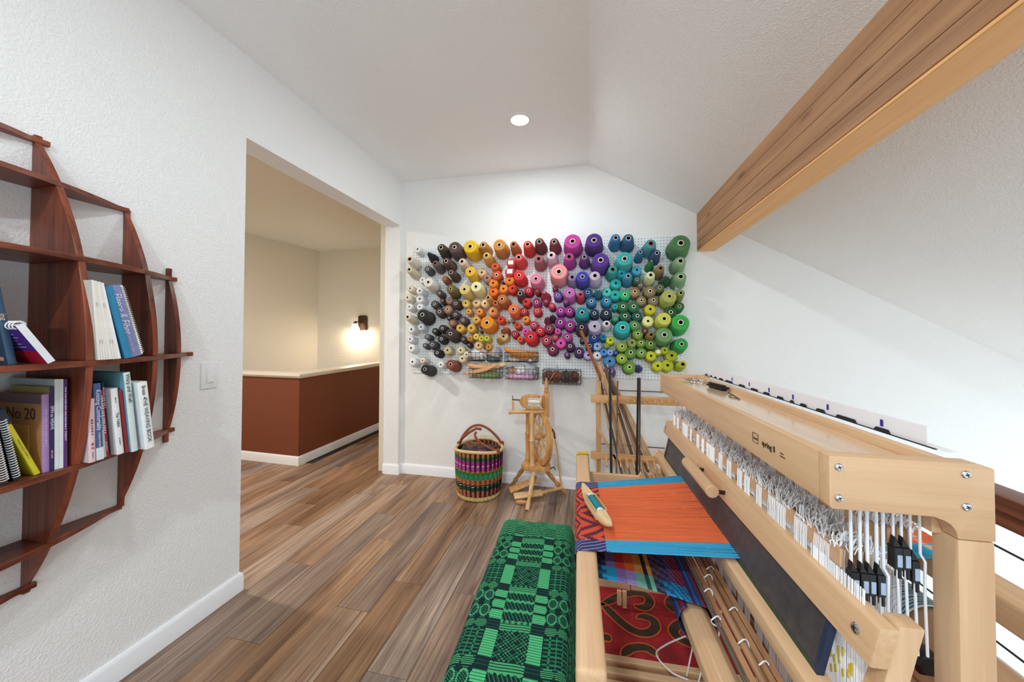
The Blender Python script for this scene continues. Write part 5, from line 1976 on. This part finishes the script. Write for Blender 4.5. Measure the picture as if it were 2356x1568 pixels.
# ------------------------------------------------------------------ bench with the green overshot blanket
BN = empty('weaving_bench', on_loom(-0.585, 0.5, 0.0), LROT, 'low weaving bench almost hidden under the green blanket', 'bench')
MB().box(-0.145, 0.14, -0.36, 0.365, 0.50, 0.535).build('seat', M_BEECH_Y, BN, bevel=0.006)
for v in (-0.32, 0.30):
    MB().box(-0.12, 0.115, v, v + 0.03, 0.0, 0.50).build('leg_panel', M_BEECH_Z, BN, bevel=0.003)
MB().box(-0.015, 0.015, -0.29, 0.30, 0.12, 0.18).build('stretcher', M_BEECH_Y, BN, bevel=0.003)
G_L, G_D = lin('#48a26a'), lin('#11282a')
G_M, G_L2 = lin('#2c7a52'), lin('#55b87a')


def overshot(a, b_, i, j):
    """a: across from the middle (m), b_: along (m); returns dye"""
    x = abs(a)
    q = (b_ - 0.088 + 0.014) % 0.27
    if q < 0.028:
        sec, tq = 'band', q / 0.028
    elif q < 0.122:
        sec, tq = 'A', (q - 0.028) / 0.094
    elif q < 0.15:
        sec, tq = 'band', (q - 0.122) / 0.028
    else:
        sec, tq = 'B', (q - 0.15) / 0.12
    weft = i % 2 == 0
    if b_ > 0.655:                               # wavy end
        if x < 0.045:
            w = abs(((a + 0.3) * 70) % 2 - 1) * 0.006
        elif x < 0.082:
            w = 0.003
        else:
            w = abs(((x - 0.08) * 30) % 2 - 1) * 0.011
        return G_D if ((b_ + w) % 0.0128) < 0.0068 else G_L
    if x < 0.042:
        if sec == 'A':
            d1, d2 = ((a + b_) / 0.0115) % 1, ((a - b_) / 0.0115) % 1
            return G_L if d1 < 0.3 and d2 < 0.3 else (G_M if (d1 < 0.16) or (d2 < 0.16) else G_D)
        if sec == 'B':
            w = (tq * 3) % 1
            zz = abs(((a * 120) % 2) - 1) * 0.16
            if 0.16 < w + zz < 0.9:
                return G_D if (j + i // 2) % 4 else G_M
            return G_L
        zz = abs(((a * 120) % 2) - 1) * 0.2
        return (G_L if (i % 3) else G_D) if 0.05 < tq + zz < 1.0 else G_D
    if x < 0.080:
        ex = abs(x - 0.061) / 0.019
        if sec == 'A':
            return (G_L2 if (i % 3) else G_M) if ex < 0.93 and 0.03 < tq < 0.97 else G_D
        if sec == 'B':
            w = (tq * 3) % 1
            return (G_L2 if (i % 3) else G_M) if (0.12 < w < 0.9 and ex ** 3 + abs(w - 0.5) * 0.9 < 1.15) else G_D
        return G_D if i % 4 else lin('#234a40')
    xo = x - 0.080
    if sec == 'band':
        ex = ((xo / 0.034) % 1 - 0.5) / 0.5
        ey = (tq - 0.5) / 0.5
        return (G_L if weft else G_D) if abs(ex) ** 2.5 * 0.95 + abs(ey) ** 2.5 * 0.9 < 0.85 else G_D
    if sec == 'A':
        cx, cy = (xo / 0.034) % 1 - 0.5, (tq * 4) % 1 - 0.5
        if abs(cx) > 0.45 or abs(cy) > 0.4:
            return G_M
        return G_M if (abs(cx) < 0.07) != (abs(cy) < 0.1) else G_D
    cx, cy = (xo / 0.034) % 1 - 0.5, (tq * 2.0) % 1 - 0.5
    rr_ = math.hypot(cx, cy * 1.1)
    if rr_ < 0.32:
        return G_D if (i + j) % 3 else G_M
    if rr_ < 0.42:
        return G_L
    return G_D if abs(abs(cx) - abs(cy)) < 0.2 or weft else G_M


def blanket():
    n_u, n_v = 270, 360
    half, drop, rad = 0.148, 0.20, 0.03
    arc = rad * PI / 2
    U = 2 * (half - rad) + 2 * arc + 2 * drop
    V0, V1 = -0.40, 0.372
    vs, fs, cols = [], [], []
    rn = random.Random(5)

    def section(s):
        flat = half - rad
        a = abs(s)
        sg = 1 if s >= 0 else -1
        if a < flat:
            return sg * a, 0.0
        if a < flat + arc:
            t = (a - flat) / rad
            return sg * (flat + rad * math.sin(t)), -rad * (1 - math.cos(t))
        d = a - flat - arc
        return sg * (half + 0.02 * min(1, d / 0.2) + 0.004 * math.sin(d * 40)), -rad - d
    Vd = 0.06
    for i in range(n_v + 1):
        tv = i / n_v
        v = V0 - Vd * 0 + (V1 + arc + 0.12 - V0) * tv
        for j in range(n_u + 1):
            s = -U / 2 + U * j / n_u
            x, dz = section(s)
            z = 0.5575 + dz
            yv = v
            if v > V1 - rad:                        # falls over the far end
                d = v - (V1 - rad)
                if d < arc:
                    t = d / rad
                    yv = V1 - rad + rad * math.sin(t)
                    z -= rad * (1 - math.cos(t)) * (1 if dz > -rad else 0.4)
                else:
                    yv = V1
                    z -= (rad + d - arc) * (1 if dz > -rad else 0.25)
            z += 0.0015 * math.sin(v * 31 + x * 9) + 0.001 * math.sin(x * 60)
            xo = 0.003 * math.sin(v * 17) * (1 if dz < -rad else 0.2)
            vs.append((x + xo, yv, max(z, 0.25)))
    for i in range(n_v):
        for j in range(n_u):
            a = i * (n_u + 1) + j
            fs.append((a, a + 1, a + n_u + 2, a + n_u + 1))
            s = -U / 2 + U * (j + 0.5) / n_u
            b_ = (V1 + arc + 0.12 - V0) * (i + 0.5) / n_v + 0.02
            cols.append(overshot(s, b_, i, j))
    me = bpy.data.meshes.new('overshot_blanket')
    me.from_pydata(vs, [], fs)
    me.materials.append(M_CLOTH)
    at = me.attributes.new('dye', 'FLOAT_COLOR', 'FACE')
    at.data.foreach_set('color', [x for c in cols for x in c])
    me.polygons.foreach_set('use_smooth', [True] * len(me.polygons))
    o = bpy.data.objects.new('overshot_blanket', me)
    COL.objects.link(o)
    md = o.modifiers.new('thickness', 'SOLIDIFY')
    md.thickness = 0.006
    md.offset = -1
    o.location = on_loom(-0.585, 0.5, 0.0)
    o.rotation_euler = (0, 0, LROT)
    tag(o, 'green and black overshot woven blanket draped over the bench', 'blanket')
    return o


blanket()

# ------------------------------------------------------------------ felt rug under the loom
M_FELTRED = plain('felt_red', '#8f1a20', 0.95, vary=0.35, vscale=9, bump=0.5, bscale=120)
M_FELTBR = plain('felt_brown', '#3b2a1e', 0.95, vary=0.25, vscale=25, bump=0.5, bscale=120)
M_FELTOR = plain('felt_cord_orange', '#b8552a', 0.9, vary=0.1)
RUG = empty('felt_rug', on_loom(0, 0, 0.0), LROT, 'red felt rug with brown scrolls outlined in orange under the loom', 'rug')
MB().box(-0.385, 0.46, -0.25, 1.37, 0.0008, 0.0065).build('red_field', M_FELTRED, RUG, bevel=0.001, seg=1)


def scroll(path, w):
    """flat felt band along a smooth path with a corded rim"""
    P = [Vector((a, b_, 0)) for a, b_ in path]
    pts = []
    for i in range(len(P) - 1):
        p0, p1, p2, p3 = P[max(i - 1, 0)], P[i], P[i + 1], P[min(i + 2, len(P) - 1)]
        for k in range(8):
            t = k / 8
            pts.append(0.5 * ((2 * p1) + (-p0 + p2) * t + (2 * p0 - 5 * p1 + 4 * p2 - p3) * t * t + (-p0 + 3 * p1 - 3 * p2 + p3) * t ** 3))
    pts.append(P[-1])
    n = len(pts)
    L, Rr = [], []
    for i, p in enumerate(pts):
        t = (pts[min(i + 1, n - 1)] - pts[max(i - 1, 0)]).normalized()
        s = Vector((-t.y, t.x, 0))
        ww = w / 2 * min(1.0, 0.25 + (i / (n - 1)) * 5, 0.25 + (1 - i / (n - 1)) * 5)
        L.append(p + s * ww)
        Rr.append(p - s * ww)
    vs = [(q.x, q.y, z) for z in (0.0062, 0.0085) for q in L + Rr]
    m_ = 2 * n
    fs = []
    for i in range(n - 1):
        fs.append((m_ + i, m_ + n + i, m_ + n + i + 1, m_ + i + 1))
        fs.append((i, i + 1, m_ + i + 1, m_ + i))
        fs.append((n + i, m_ + n + i, m_ + n + i + 1, n + i + 1))
    MB().add(vs, fs).build('scroll', M_FELTBR, RUG)
    rim = [(q.x, q.y, 0.008) for q in L + Rr[::-1]]
    MB().tube(rim, 0.0035, 6, closed=True).build('scroll_cord', M_FELTOR, RUG)


scroll([(-0.34, 1.154), (-0.272, 1.197), (-0.209, 1.25), (-0.149, 1.283), (-0.095, 1.296), (-0.062, 1.278), (-0.058, 1.242), (-0.082, 1.202), (-0.116, 1.194), (-0.139, 1.204)], 0.046)
scroll([(-0.331, 1.201), (-0.289, 1.174), (-0.25, 1.123), (-0.214, 1.08), (-0.172, 1.045), (-0.132, 1.034), (-0.091, 1.048), (-0.063, 1.082), (-0.064, 1.117), (-0.088, 1.133), (-0.119, 1.131), (-0.138, 1.119)], 0.046)
scroll([(0.192, 1.353), (0.126, 1.324), (0.074, 1.301), (0.037, 1.255), (0.042, 1.216), (0.072, 1.198), (0.11, 1.191)], 0.042)
scroll([(0.178, 1.153), (0.109, 1.14), (0.052, 1.121), (0.014, 1.076), (0.027, 1.037), (0.067, 1.017), (0.121, 1.016)], 0.046)
scroll([(-0.347, 0.987), (-0.308, 0.98), (-0.267, 0.98)], 0.042)
scroll([(-0.235, 0.895), (-0.196, 0.938), (-0.151, 0.956), (-0.115, 0.953), (-0.085, 0.923)], 0.042)
scroll([(-0.345, 0.766), (-0.304, 0.783), (-0.259, 0.782), (-0.228, 0.764)], 0.042)
scroll([(-0.037, 0.824), (0.017, 0.843), (0.063, 0.842)], 0.042)

# ------------------------------------------------------------------ woven basket with wool
BKX, BKY = -0.922, 2.955
bas = empty('woven_basket', (BKX, BKY, 0.0), 0, 'tall round woven basket with purple, green and brown bands', 'basket')


def basket_body():
    n, mz = 120, 66
    H = 0.395
    vs, fs, cols = [], [], []
    for i in range(mz + 1):
        t = i / mz
        r = 0.178 + 0.022 * t ** 0.8 + 0.006 * math.sin(t * PI)
        if t < 0.04:
            r -= 0.012 * (1 - t / 0.04)
        for k in range(n):
            a = 2 * PI * k / n
            rib = 0.0035 * (1 if (k // 2) % 2 else -1)
            rr_ = r + rib + 0.0015 * (1 if i % 2 else -1)
            vs.append((rr_ * math.cos(a), rr_ * math.sin(a), 0.002 + H * t))
    def colr(t, k, i):
        zig = 0.014 * abs(((k / n * 10) % 1) * 2 - 1)
        tt = t - zig
        rib = (k // 2) % 2
        if t < 0.105:
            return lin('#d8c08a' if (i + k) % 3 else '#bfa468')
        seq = [(0.235, '#b06a44', '#4a1f1a'), (0.33, '#27503c', '#141c1c'), (0.345, '#c6b06a', '#1b3a2a'), (0.365, '#141c1c', '#27503c'), (0.47, '#b5713f', '#8a3a2a'), (0.56, '#1f7a66', '#3a8a4a'), (0.62, '#2f6b34', '#5a6a2a'), (0.645, '#a98a34', '#7a4a22'),
               (0.745, '#b0478f', '#4a143c'), (0.76, '#e0a8c8', '#3a1030'), (0.85, '#a83a86', '#3a1232'), (0.87, '#2a5a2e', '#101a14'), (0.92, '#3f7a3a', '#16241a'), (1.2, '#b5713f', '#4a241a')]
        for lim, c1, c2 in seq:
            if tt + 0.007 < lim:
                return lin(c1 if rib else c2)
        return lin('#b5713f')
    for i in range(mz):
        for k in range(n):
            l = (k + 1) % n
            fs.append((i * n + k, i * n + l, (i + 1) * n + l, (i + 1) * n + k))
            cols.append(colr((i + 0.5) / mz, k, i))
    fs.append(tuple(range(n))[::-1])
    cols.append(lin('#c9b078'))
    me = bpy.data.meshes.new('woven_body')
    me.from_pydata(vs, [], fs)
    me.materials.append(attr_mat('woven_straw', 0.75, 200, 0.4))
    at = me.attributes.new('dye', 'FLOAT_COLOR', 'FACE')
    at.data.foreach_set('color', [x for c in cols for x in c])
    o = bpy.data.objects.new('woven_body', me)
    COL.objects.link(o)
    o.parent = bas
    md = o.modifiers.new('thickness', 'SOLIDIFY')
    md.thickness = 0.008
    md.offset = -1


basket_body()
M_STRAW = plain('straw_rim', '#d9bd8c', 0.7, vary=0.15, vscale=120, bump=0.4)
rimp = [((0.199 + 0.002 * math.sin(9 * a)) * math.cos(a), 0.199 * math.sin(a), 0.398 - 0.012 * math.cos(2 * a)) for a in [2 * PI * k / 64 for k in range(64)]]
MB().tube(rimp, 0.0125, 10, closed=True).build('rim', M_STRAW, bas)
M_LEATHER = plain('brown_leather', '#8a4a2a', 0.5, vary=0.2, vscale=60, bump=0.3, bscale=300)


def arch(p0, p1, h, lean, n=24):
    p0, p1 = Vector(p0), Vector(p1)
    out = []
    for k in range(n + 1):
        t = k / n
        p = p0.lerp(p1, t)
        s = math.sin(PI * t) ** 0.75
        out.append(p + Vector(lean) * s + Vector((0, 0, h * s)))
    return out


MB().tube(arch((-0.196, 0.06, 0.39), (0.17, 0.11, 0.40), 0.155, (-0.03, 0.02, 0)), 0.011, 10).build('handle', M_LEATHER, bas)
MB().tube(arch((-0.02, -0.02, 0.52), (0.185, -0.085, 0.395), 0.03, (-0.06, -0.03, -0.02)), 0.0105, 10).build('handle', M_LEATHER, bas)
MB().tube([(-0.205, 0.05, 0.385), (-0.15, 0.0, 0.46), (-0.08, -0.03, 0.52), (-0.02, -0.02, 0.555), (0.02, 0.0, 0.545)], 0.0115, 10).build('handle', M_LEATHER, bas)
for q in ((-0.2, 0.05, 0.39), (0.175, 0.11, 0.4), (0.185, -0.085, 0.395)):
    MB().lathe([(0.016, -0.02), (0.018, 0), (0.016, 0.02)], 12, 0, Matrix.Translation(q)).build('handle_wrap', M_LEATHER, bas)
wool = [(-0.06, -0.03, 0.345, 0.1, 0.09, 0.055, '#241722', '#4a2a3a', 'dark plum'), (0.06, -0.02, 0.35, 0.09, 0.08, 0.055, '#3a1a35', '#5d2a55', 'purple'), (0.03, -0.09, 0.345, 0.08, 0.06, 0.045, '#7a3a20', '#a8562e', 'burnt orange'), (-0.07, 0.07, 0.36, 0.09, 0.07, 0.05, '#6a3a26', '#9a6240', 'tan brown'), (0.07, 0.08, 0.345, 0.08, 0.07, 0.045, '#2e1a28', '#5a2f48', 'mulberry')]
for i, (x, y, z, a, b_, c, c1, c2, nm) in enumerate(wool):
    blob('wool_roving', (BKX + x, BKY + y, z), a, b_, c, yarn_blob_mat('wool_%d' % i, c1, c2, 5), '%s wool roving heaped in the woven basket' % nm, 'wool', 30 + i, 0.3, 2.2, 0, 'wool in the woven basket')

# ------------------------------------------------------------------ spinning wheel
M_WHEEL = wood('honey_maple', '#b77a3c', '#d9a566', 'Z', 0.35, 30, 2.5, 0.35, 0.03)
M_WHEELP = wood('pale_maple', '#cf9f66', '#e2bd8a', 'Z', 0.35, 30, 2.5, 0.35, 0.03)
WX, WY = -0.44, 2.93
SW = empty('spinning_wheel', (WX, WY, 0.0), 0, 'upright honey maple spinning wheel beside the woven basket', 'spinning wheel')


def wp_(name, mb, mat=None, bevel=0.0, smooth=None):
    return mb.build(name, mat or M_WHEEL, SW, bevel=bevel, smooth=smooth)


def leg_prof(r):
    return [(0, r * 1.0), (0.1, r * 1.1), (0.28, r * 0.75), (0.34, r * 1.1), (0.37, r * 1.25), (0.4, r * 1.1), (0.44, r * 0.8), (0.7, r * 1.15), (0.86, r * 0.85), (0.9, r * 1.1), (1, r * 0.85)]


# table and legs: feet first, then the top
for foot, top, m_ in (((-0.03, -0.17, 0.0), (-0.0, -0.03, 0.26), M_WHEELP), ((-0.245, 0.19, 0.0), (-0.085, 0.06, 0.26), M_WHEEL), ((0.235, 0.19, 0.0), (0.075, 0.05, 0.25), M_WHEEL)):
    wp_('leg', MB().turned(foot, top, leg_prof(0.017), 14), m_)
tb = MB().prism([(-0.105, -0.03, 0), (-0.07, -0.07, 0), (0.0, -0.06, 0), (0.09, -0.05, 0), (0.13, 0.0, 0), (0.125, 0.07, 0), (0.05, 0.1, 0), (-0.09, 0.09, 0)], (0, 0, 0.04))
tb.v = [(x, y, z + 0.255 - 0.06 * x) for x, y, z in tb.v]
wp_('table', tb, None, 0.006)
turn = [(0, 0.016), (0.08, 0.019), (0.1, 0.022), (0.12, 0.018), (0.3, 0.0165), (0.45, 0.021), (0.5, 0.0185), (0.53, 0.023), (0.56, 0.018), (0.75, 0.016), (0.9, 0.019), (1, 0.017)]
wp_('upright', MB().turned((-0.062, 0.03, 0.28), (-0.062, 0.03, 0.76), turn, 16))
wp_('upright', MB().turned((-0.012, -0.045, 0.255), (-0.018, -0.045, 0.715), turn, 16), M_WHEELP)
wp_('mother_of_all', MB().turned((-0.215, -0.03, 0.715), (0.075, 0.0, 0.728), [(0, 0.012), (0.03, 0.018), (0.06, 0.02), (0.1, 0.015), (0.4, 0.0165), (0.43, 0.021), (0.46, 0.0165), (1, 0.0165)], 16), M_WHEELP)
wp_('maiden', MB().turned((-0.175, -0.03, 0.73), (-0.175, -0.03, 0.815), [(0, 0.008), (0.2, 0.011), (0.4, 0.007), (0.6, 0.011), (0.85, 0.008), (1, 0.009)], 12), M_WHEELP)
wp_('flyer_orifice', MB().tube([(-0.185, -0.028, 0.818), (-0.115, -0.02, 0.815)], 0.0055, 10), M_BRONZE)
wp_('orifice_hook', MB().tube([(-0.178, -0.028, 0.82), (-0.178, -0.03, 0.845), (-0.182, -0.03, 0.85)], 0.003, 6), M_BRONZE)
# flyer: flat wooden yoke around the bobbin
fo = [(-0.115, 0.0), (-0.085, 0.045), (-0.045, 0.062), (0.045, 0.062), (0.062, 0.055), (0.062, 0.035), (0.045, 0.036), (-0.03, 0.036), (-0.05, 0.02), (-0.055, 0.0), (-0.05, -0.02), (-0.03, -0.036), (0.045, -0.036), (0.062, -0.035), (0.062, -0.055), (0.045, -0.062), (-0.045, -0.062), (-0.085, -0.045)]
wp_('flyer', MB().prism([(x - 0.012, -0.035, z + 0.805) for x, z in fo], (0, 0.018, 0)), None, 0.004)
bobb = wp_('bobbin', MB().turned((-0.062, -0.02, 0.805), (0.06, -0.02, 0.805), [(0, 0.03), (0.04, 0.03), (0.06, 0.013), (0.92, 0.013), (0.95, 0.03), (1, 0.03)], 18), M_WHEELP)
MB().turned((-0.05, -0.02, 0.805), (0.047, -0.02, 0.805), [(0, 0.016), (0.3, 0.021), (0.7, 0.021), (1, 0.016)], 16).build('spun_yarn', plain('cream_singles', '#e6e0d2', 0.9, bump=0.6, bscale=400), bobb)
wp_('whorl', MB().turned((0.058, -0.015, 0.805), (0.078, -0.012, 0.806), [(0, 0.05), (0.3, 0.055), (0.5, 0.046), (0.7, 0.058), (1, 0.05)], 22))
wp_('rear_maiden', MB().box(0.075, 0.12, -0.02, 0.025, 0.68, 0.88), None, 0.01)
wp_('distaff_post', MB().turned((0.095, 0.005, 0.88), (0.095, 0.01, 1.0), [(0, 0.02), (0.15, 0.021), (0.2, 0.014), (0.35, 0.018), (0.45, 0.012), (0.75, 0.015), (0.85, 0.009), (1, 0.011)], 14))
wp_('distaff_tail', MB().turned((0.098, 0.005, 0.60), (0.098, 0.005, 0.68), [(0, 0.008), (0.5, 0.013), (1, 0.018)], 12))
# drive wheel, seen almost edge on
WR = 0.228
wdir = Vector((-0.5, 0.866, 0)).normalized()
wn = Vector((wdir.y, -wdir.x, 0))
wc = Vector((0.036, 0.06, 0.505))
wm = Matrix((wdir, Vector((0, 0, 1)), wn)).transposed().to_4x4()
wm.translation = wc
rim_p = [(WR - 0.042, -0.019), (WR - 0.006, -0.019), (WR, -0.014), (WR - 0.006, -0.006), (WR, 0.0), (WR - 0.006, 0.006), (WR, 0.014), (WR - 0.006, 0.019), (WR - 0.042, 0.019), (WR - 0.046, 0.0), (WR - 0.042, -0.019)]
rm_ = MB()
nn = 64
vs = [wm @ Vector((r * math.cos(2 * PI * k / nn), r * math.sin(2 * PI * k / nn), h)) for r, h in rim_p[:-1] for k in range(nn)]
q_ = len(rim_p) - 1
rm_.add(vs, [(i * nn + k, i * nn + (k + 1) % nn, ((i + 1) % q_) * nn + (k + 1) % nn, ((i + 1) % q_) * nn + k) for i in range(q_) for k in range(nn)])
whl = wp_('drive_wheel', rm_, M_WHEEL, smooth=40)
MB().turned(wm @ Vector((0, 0, -0.045)), wm @ Vector((0, 0, 0.045)), [(0, 0.012), (0.15, 0.022), (0.3, 0.03), (0.5, 0.034), (0.7, 0.03), (0.85, 0.022), (1, 0.012)], 18).build('hub', M_WHEEL, whl)
for k in range(10):
    a = 2 * PI * k / 10 + 0.2
    d = Vector((math.cos(a), math.sin(a), 0))
    MB().turned(wm @ (d * 0.028), wm @ (d * (WR - 0.042)), [(0, 0.006), (0.2, 0.0075), (0.35, 0.011), (0.42, 0.0065), (0.5, 0.012), (0.6, 0.0065), (0.8, 0.009), (1, 0.006)], 10).build('spoke', M_WHEELP, whl)
wp_('footman', MB().tube([(0.205, 0.15, 0.075), (0.175, 0.13, 0.36), (0.155, 0.12, 0.48)], [0.007, 0.006, 0.006], 10), M_WHEELP)
wp_('footman_joint', MB().tube([(0.155, 0.12, 0.48), (0.148, 0.115, 0.53), (0.13, 0.11, 0.56)], [0.009, 0.008, 0.007], 10), M_DARKWOOD)
# treadle: two boards making a V, pivot bar
wp_('treadle_board', MB().bar((-0.2, -0.03, 0.075), (0.02, 0.03, 0.165), 0.05, 0.016, (0.1, -0.75, 0.6)), None, 0.003)
wp_('treadle_board', MB().bar((-0.155, -0.075, 0.05), (0.06, 0.02, 0.06), 0.055, 0.016, (0.0, -0.5, 0.85)), M_WHEELP, 0.003)
wp_('treadle_arm', MB().bar((0.05, 0.015, 0.06), (0.215, 0.14, 0.065), 0.024, 0.014, (0, -0.4, 0.9)), M_WHEELP, 0.003)
wp_('pivot_bar', MB().turned((-0.13, -0.1, 0.02), (-0.03, -0.14, 0.045), [(0, 0.012), (0.5, 0.017), (1, 0.012)], 12))
wp_('tension_screw', MB().tube([(0.12, 0.03, 0.255), (0.155, 0.035, 0.27), (0.165, 0.036, 0.25)], 0.005, 6), M_BLACK)

# ------------------------------------------------------------------ reed and stick rack by the wall
RK = empty('stick_rack', (0.07, 2.98, 0.0), 0, 'pine rack with two rows of pegs standing behind the loom', 'rack')
M_RACK = wood('rack_pine_x', '#c08a52', '#dcb07c', 'X', 0.45, 26, 1.6, 0.35, 0.03)
M_RACKZ = wood('rack_pine_z', '#b98750', '#d8ac78', 'Z', 0.45, 26, 1.6, 0.35, 0.03)
MB().box(-0.018, 0.02, -0.02, 0.02, 0.0, 0.985).build('post', M_RACKZ, RK, bevel=0.003)
MB().box(0.80, 0.84, -0.02, 0.02, 0.0, 0.96).build('post', M_RACKZ, RK, bevel=0.003)
for z, h in ((0.815, 0.062), (0.37, 0.05)):
    rl_ = MB().box(-0.06, 0.9, -0.045, -0.021, z, z + h).build('rail', M_RACK, RK, bevel=0.003)
    for k in range(12):
        x = 0.06 + 0.05 * k
        if z > 0.5:
            MB().tube([(x, -0.046, z + 0.045), (x + 0.012, -0.095, z + 0.022)], [0.0075, 0.0065], 10).build('peg', M_RACK, rl_)
        else:
            MB().tube([(x, -0.046, z + 0.02), (x + 0.004, -0.12, z - 0.02)], [0.0075, 0.0065], 10).build('peg', M_RACK, rl_)
MB().bar((0.0, -0.03, 0.60), (0.14, -0.03, 0.37), 0.018, 0.03, (0, 1, 0)).build('brace', M_RACKZ, RK, bevel=0.002)
MB().box(-0.06, -0.02, -0.02, 0.02, 0.825, 0.865).build('tenon', M_RACK, RK, bevel=0.002)
MB().box(-0.06, -0.02, -0.02, 0.02, 0.375, 0.415).build('tenon', M_RACK, RK, bevel=0.002)


def stick(name, p0, p1, w, t, mat, label, grp=None, rnd_=None, cat='stick'):
    mb = MB()
    if rnd_:
        mb.tube([p0, p1], w / 2, 14)
    else:
        mb.bar(p0, p1, w, t, (0, -1, 0.2))
    o = mb.build(name, mat, None, bevel=0.0012 if not rnd_ else 0.0, seg=1)
    tag(o, label, cat, grp)
    return o


M_BLUEBLK = plain('blue_black_lacquer', '#1d2638', 0.35, vary=0.1)
stick('warp_stick', (0.166, 2.86, 0.002), (0.154, 2.87, 1.10), 0.02, 0.02, M_BLUEBLK, 'blue-black rod standing upright at the left of the rack', None, True, 'rod')
stick('warp_stick', (0.343, 2.86, 0.002), (0.362, 2.87, 1.03), 0.017, 0.02, M_BLACK, 'black rod standing upright in the middle of the rack', None, True, 'rod')
stick('warp_stick', (0.368, 2.875, 0.002), (0.377, 2.885, 1.028), 0.012, 0.02, wood('brown_rod', '#5a4234', '#7f6554', 'Z', 0.4), 'thin brown rod standing right behind the black one', None, True, 'rod')
stick('twig_stick', (0.197, 2.87, 0.002), (0.212, 2.88, 1.0), 0.012, 0.012, wood('mottled_twig', '#4f3b2c', '#8d7157', 'Z', 0.6, 60, 6), 'thin mottled twig standing right of the blue-black rod', None, True)
M_COPPER = wood('copper_stained_dowel', '#8a4a2a', '#b0683f', 'Z', 0.4, 30, 2)
stick('long_dowel', (0.085, 2.945, 1.02), (-0.066, 2.87, 1.385), 0.026, 0.02, M_COPPER, 'long copper brown dowel slanting up across the yarn cones', None, True, 'dowel')
rs = random.Random(21)
names = ['first', 'second', 'third', 'fourth', 'fifth', 'sixth', 'seventh', 'eighth', 'ninth', 'tenth', 'eleventh', 'twelfth']
M_DARKLATH = wood('dark_lath', '#5d4130', '#80604a', 'Z', 0.5, 30, 2.0, 0.4, 0.03)
for k in range(12):
    bx = 0.27 + 0.036 * k
    tx = 0.05 + 0.0155 * k
    y = 3.02 + 0.022 * (k % 4)
    zt = (1.10, 1.07, 1.13, 1.09, 1.05, 1.08, 1.11, 1.02, 0.98, 1.0, 0.93, 0.9)[k]
    dark = k in (1, 5, 8)
    stick('lath_stick', (bx, y + 0.01, 0.003), (tx, y, zt), 0.013 + 0.006 * (k % 3), 0.006, M_DARKLATH if dark else M_PINE, '%s slanting %slath from the left in the rack bundle' % (names[k], 'dark ' if dark else 'pale wooden '), 'laths leaning in the rack')
ht = stick('slotted_lath', (0.22, 3.02, 0.72), (0.075, 3.0, 1.1), 0.036, 0.01, M_PINE, 'short pale slotted lath at the top of the bundle')
# taut black cords along the wall behind the rack and the small ring hanging there
for z, nm in ((0.875, 'upper'), (0.41, 'lower')):
    c = MB().tube([(0.10, D - 0.02, z + 0.005), (1.15, D - 0.02, z)], 0.0035, 6).build('wall_cable', M_BLACK)
    tag(c, '%s thin black cable stretched along the white wall behind the rack' % nm, 'cable')
rg_ = MB().tube([(0.652 + 0.011 * math.cos(a), 2.925, 0.785 + 0.022 * math.sin(a)) for a in [2 * PI * k / 18 for k in range(18)]], 0.002, 6, closed=True).build('hanging_ring', M_STEEL)
tag(rg_, 'small oval steel ring hanging under the upper rack rail', 'ring')
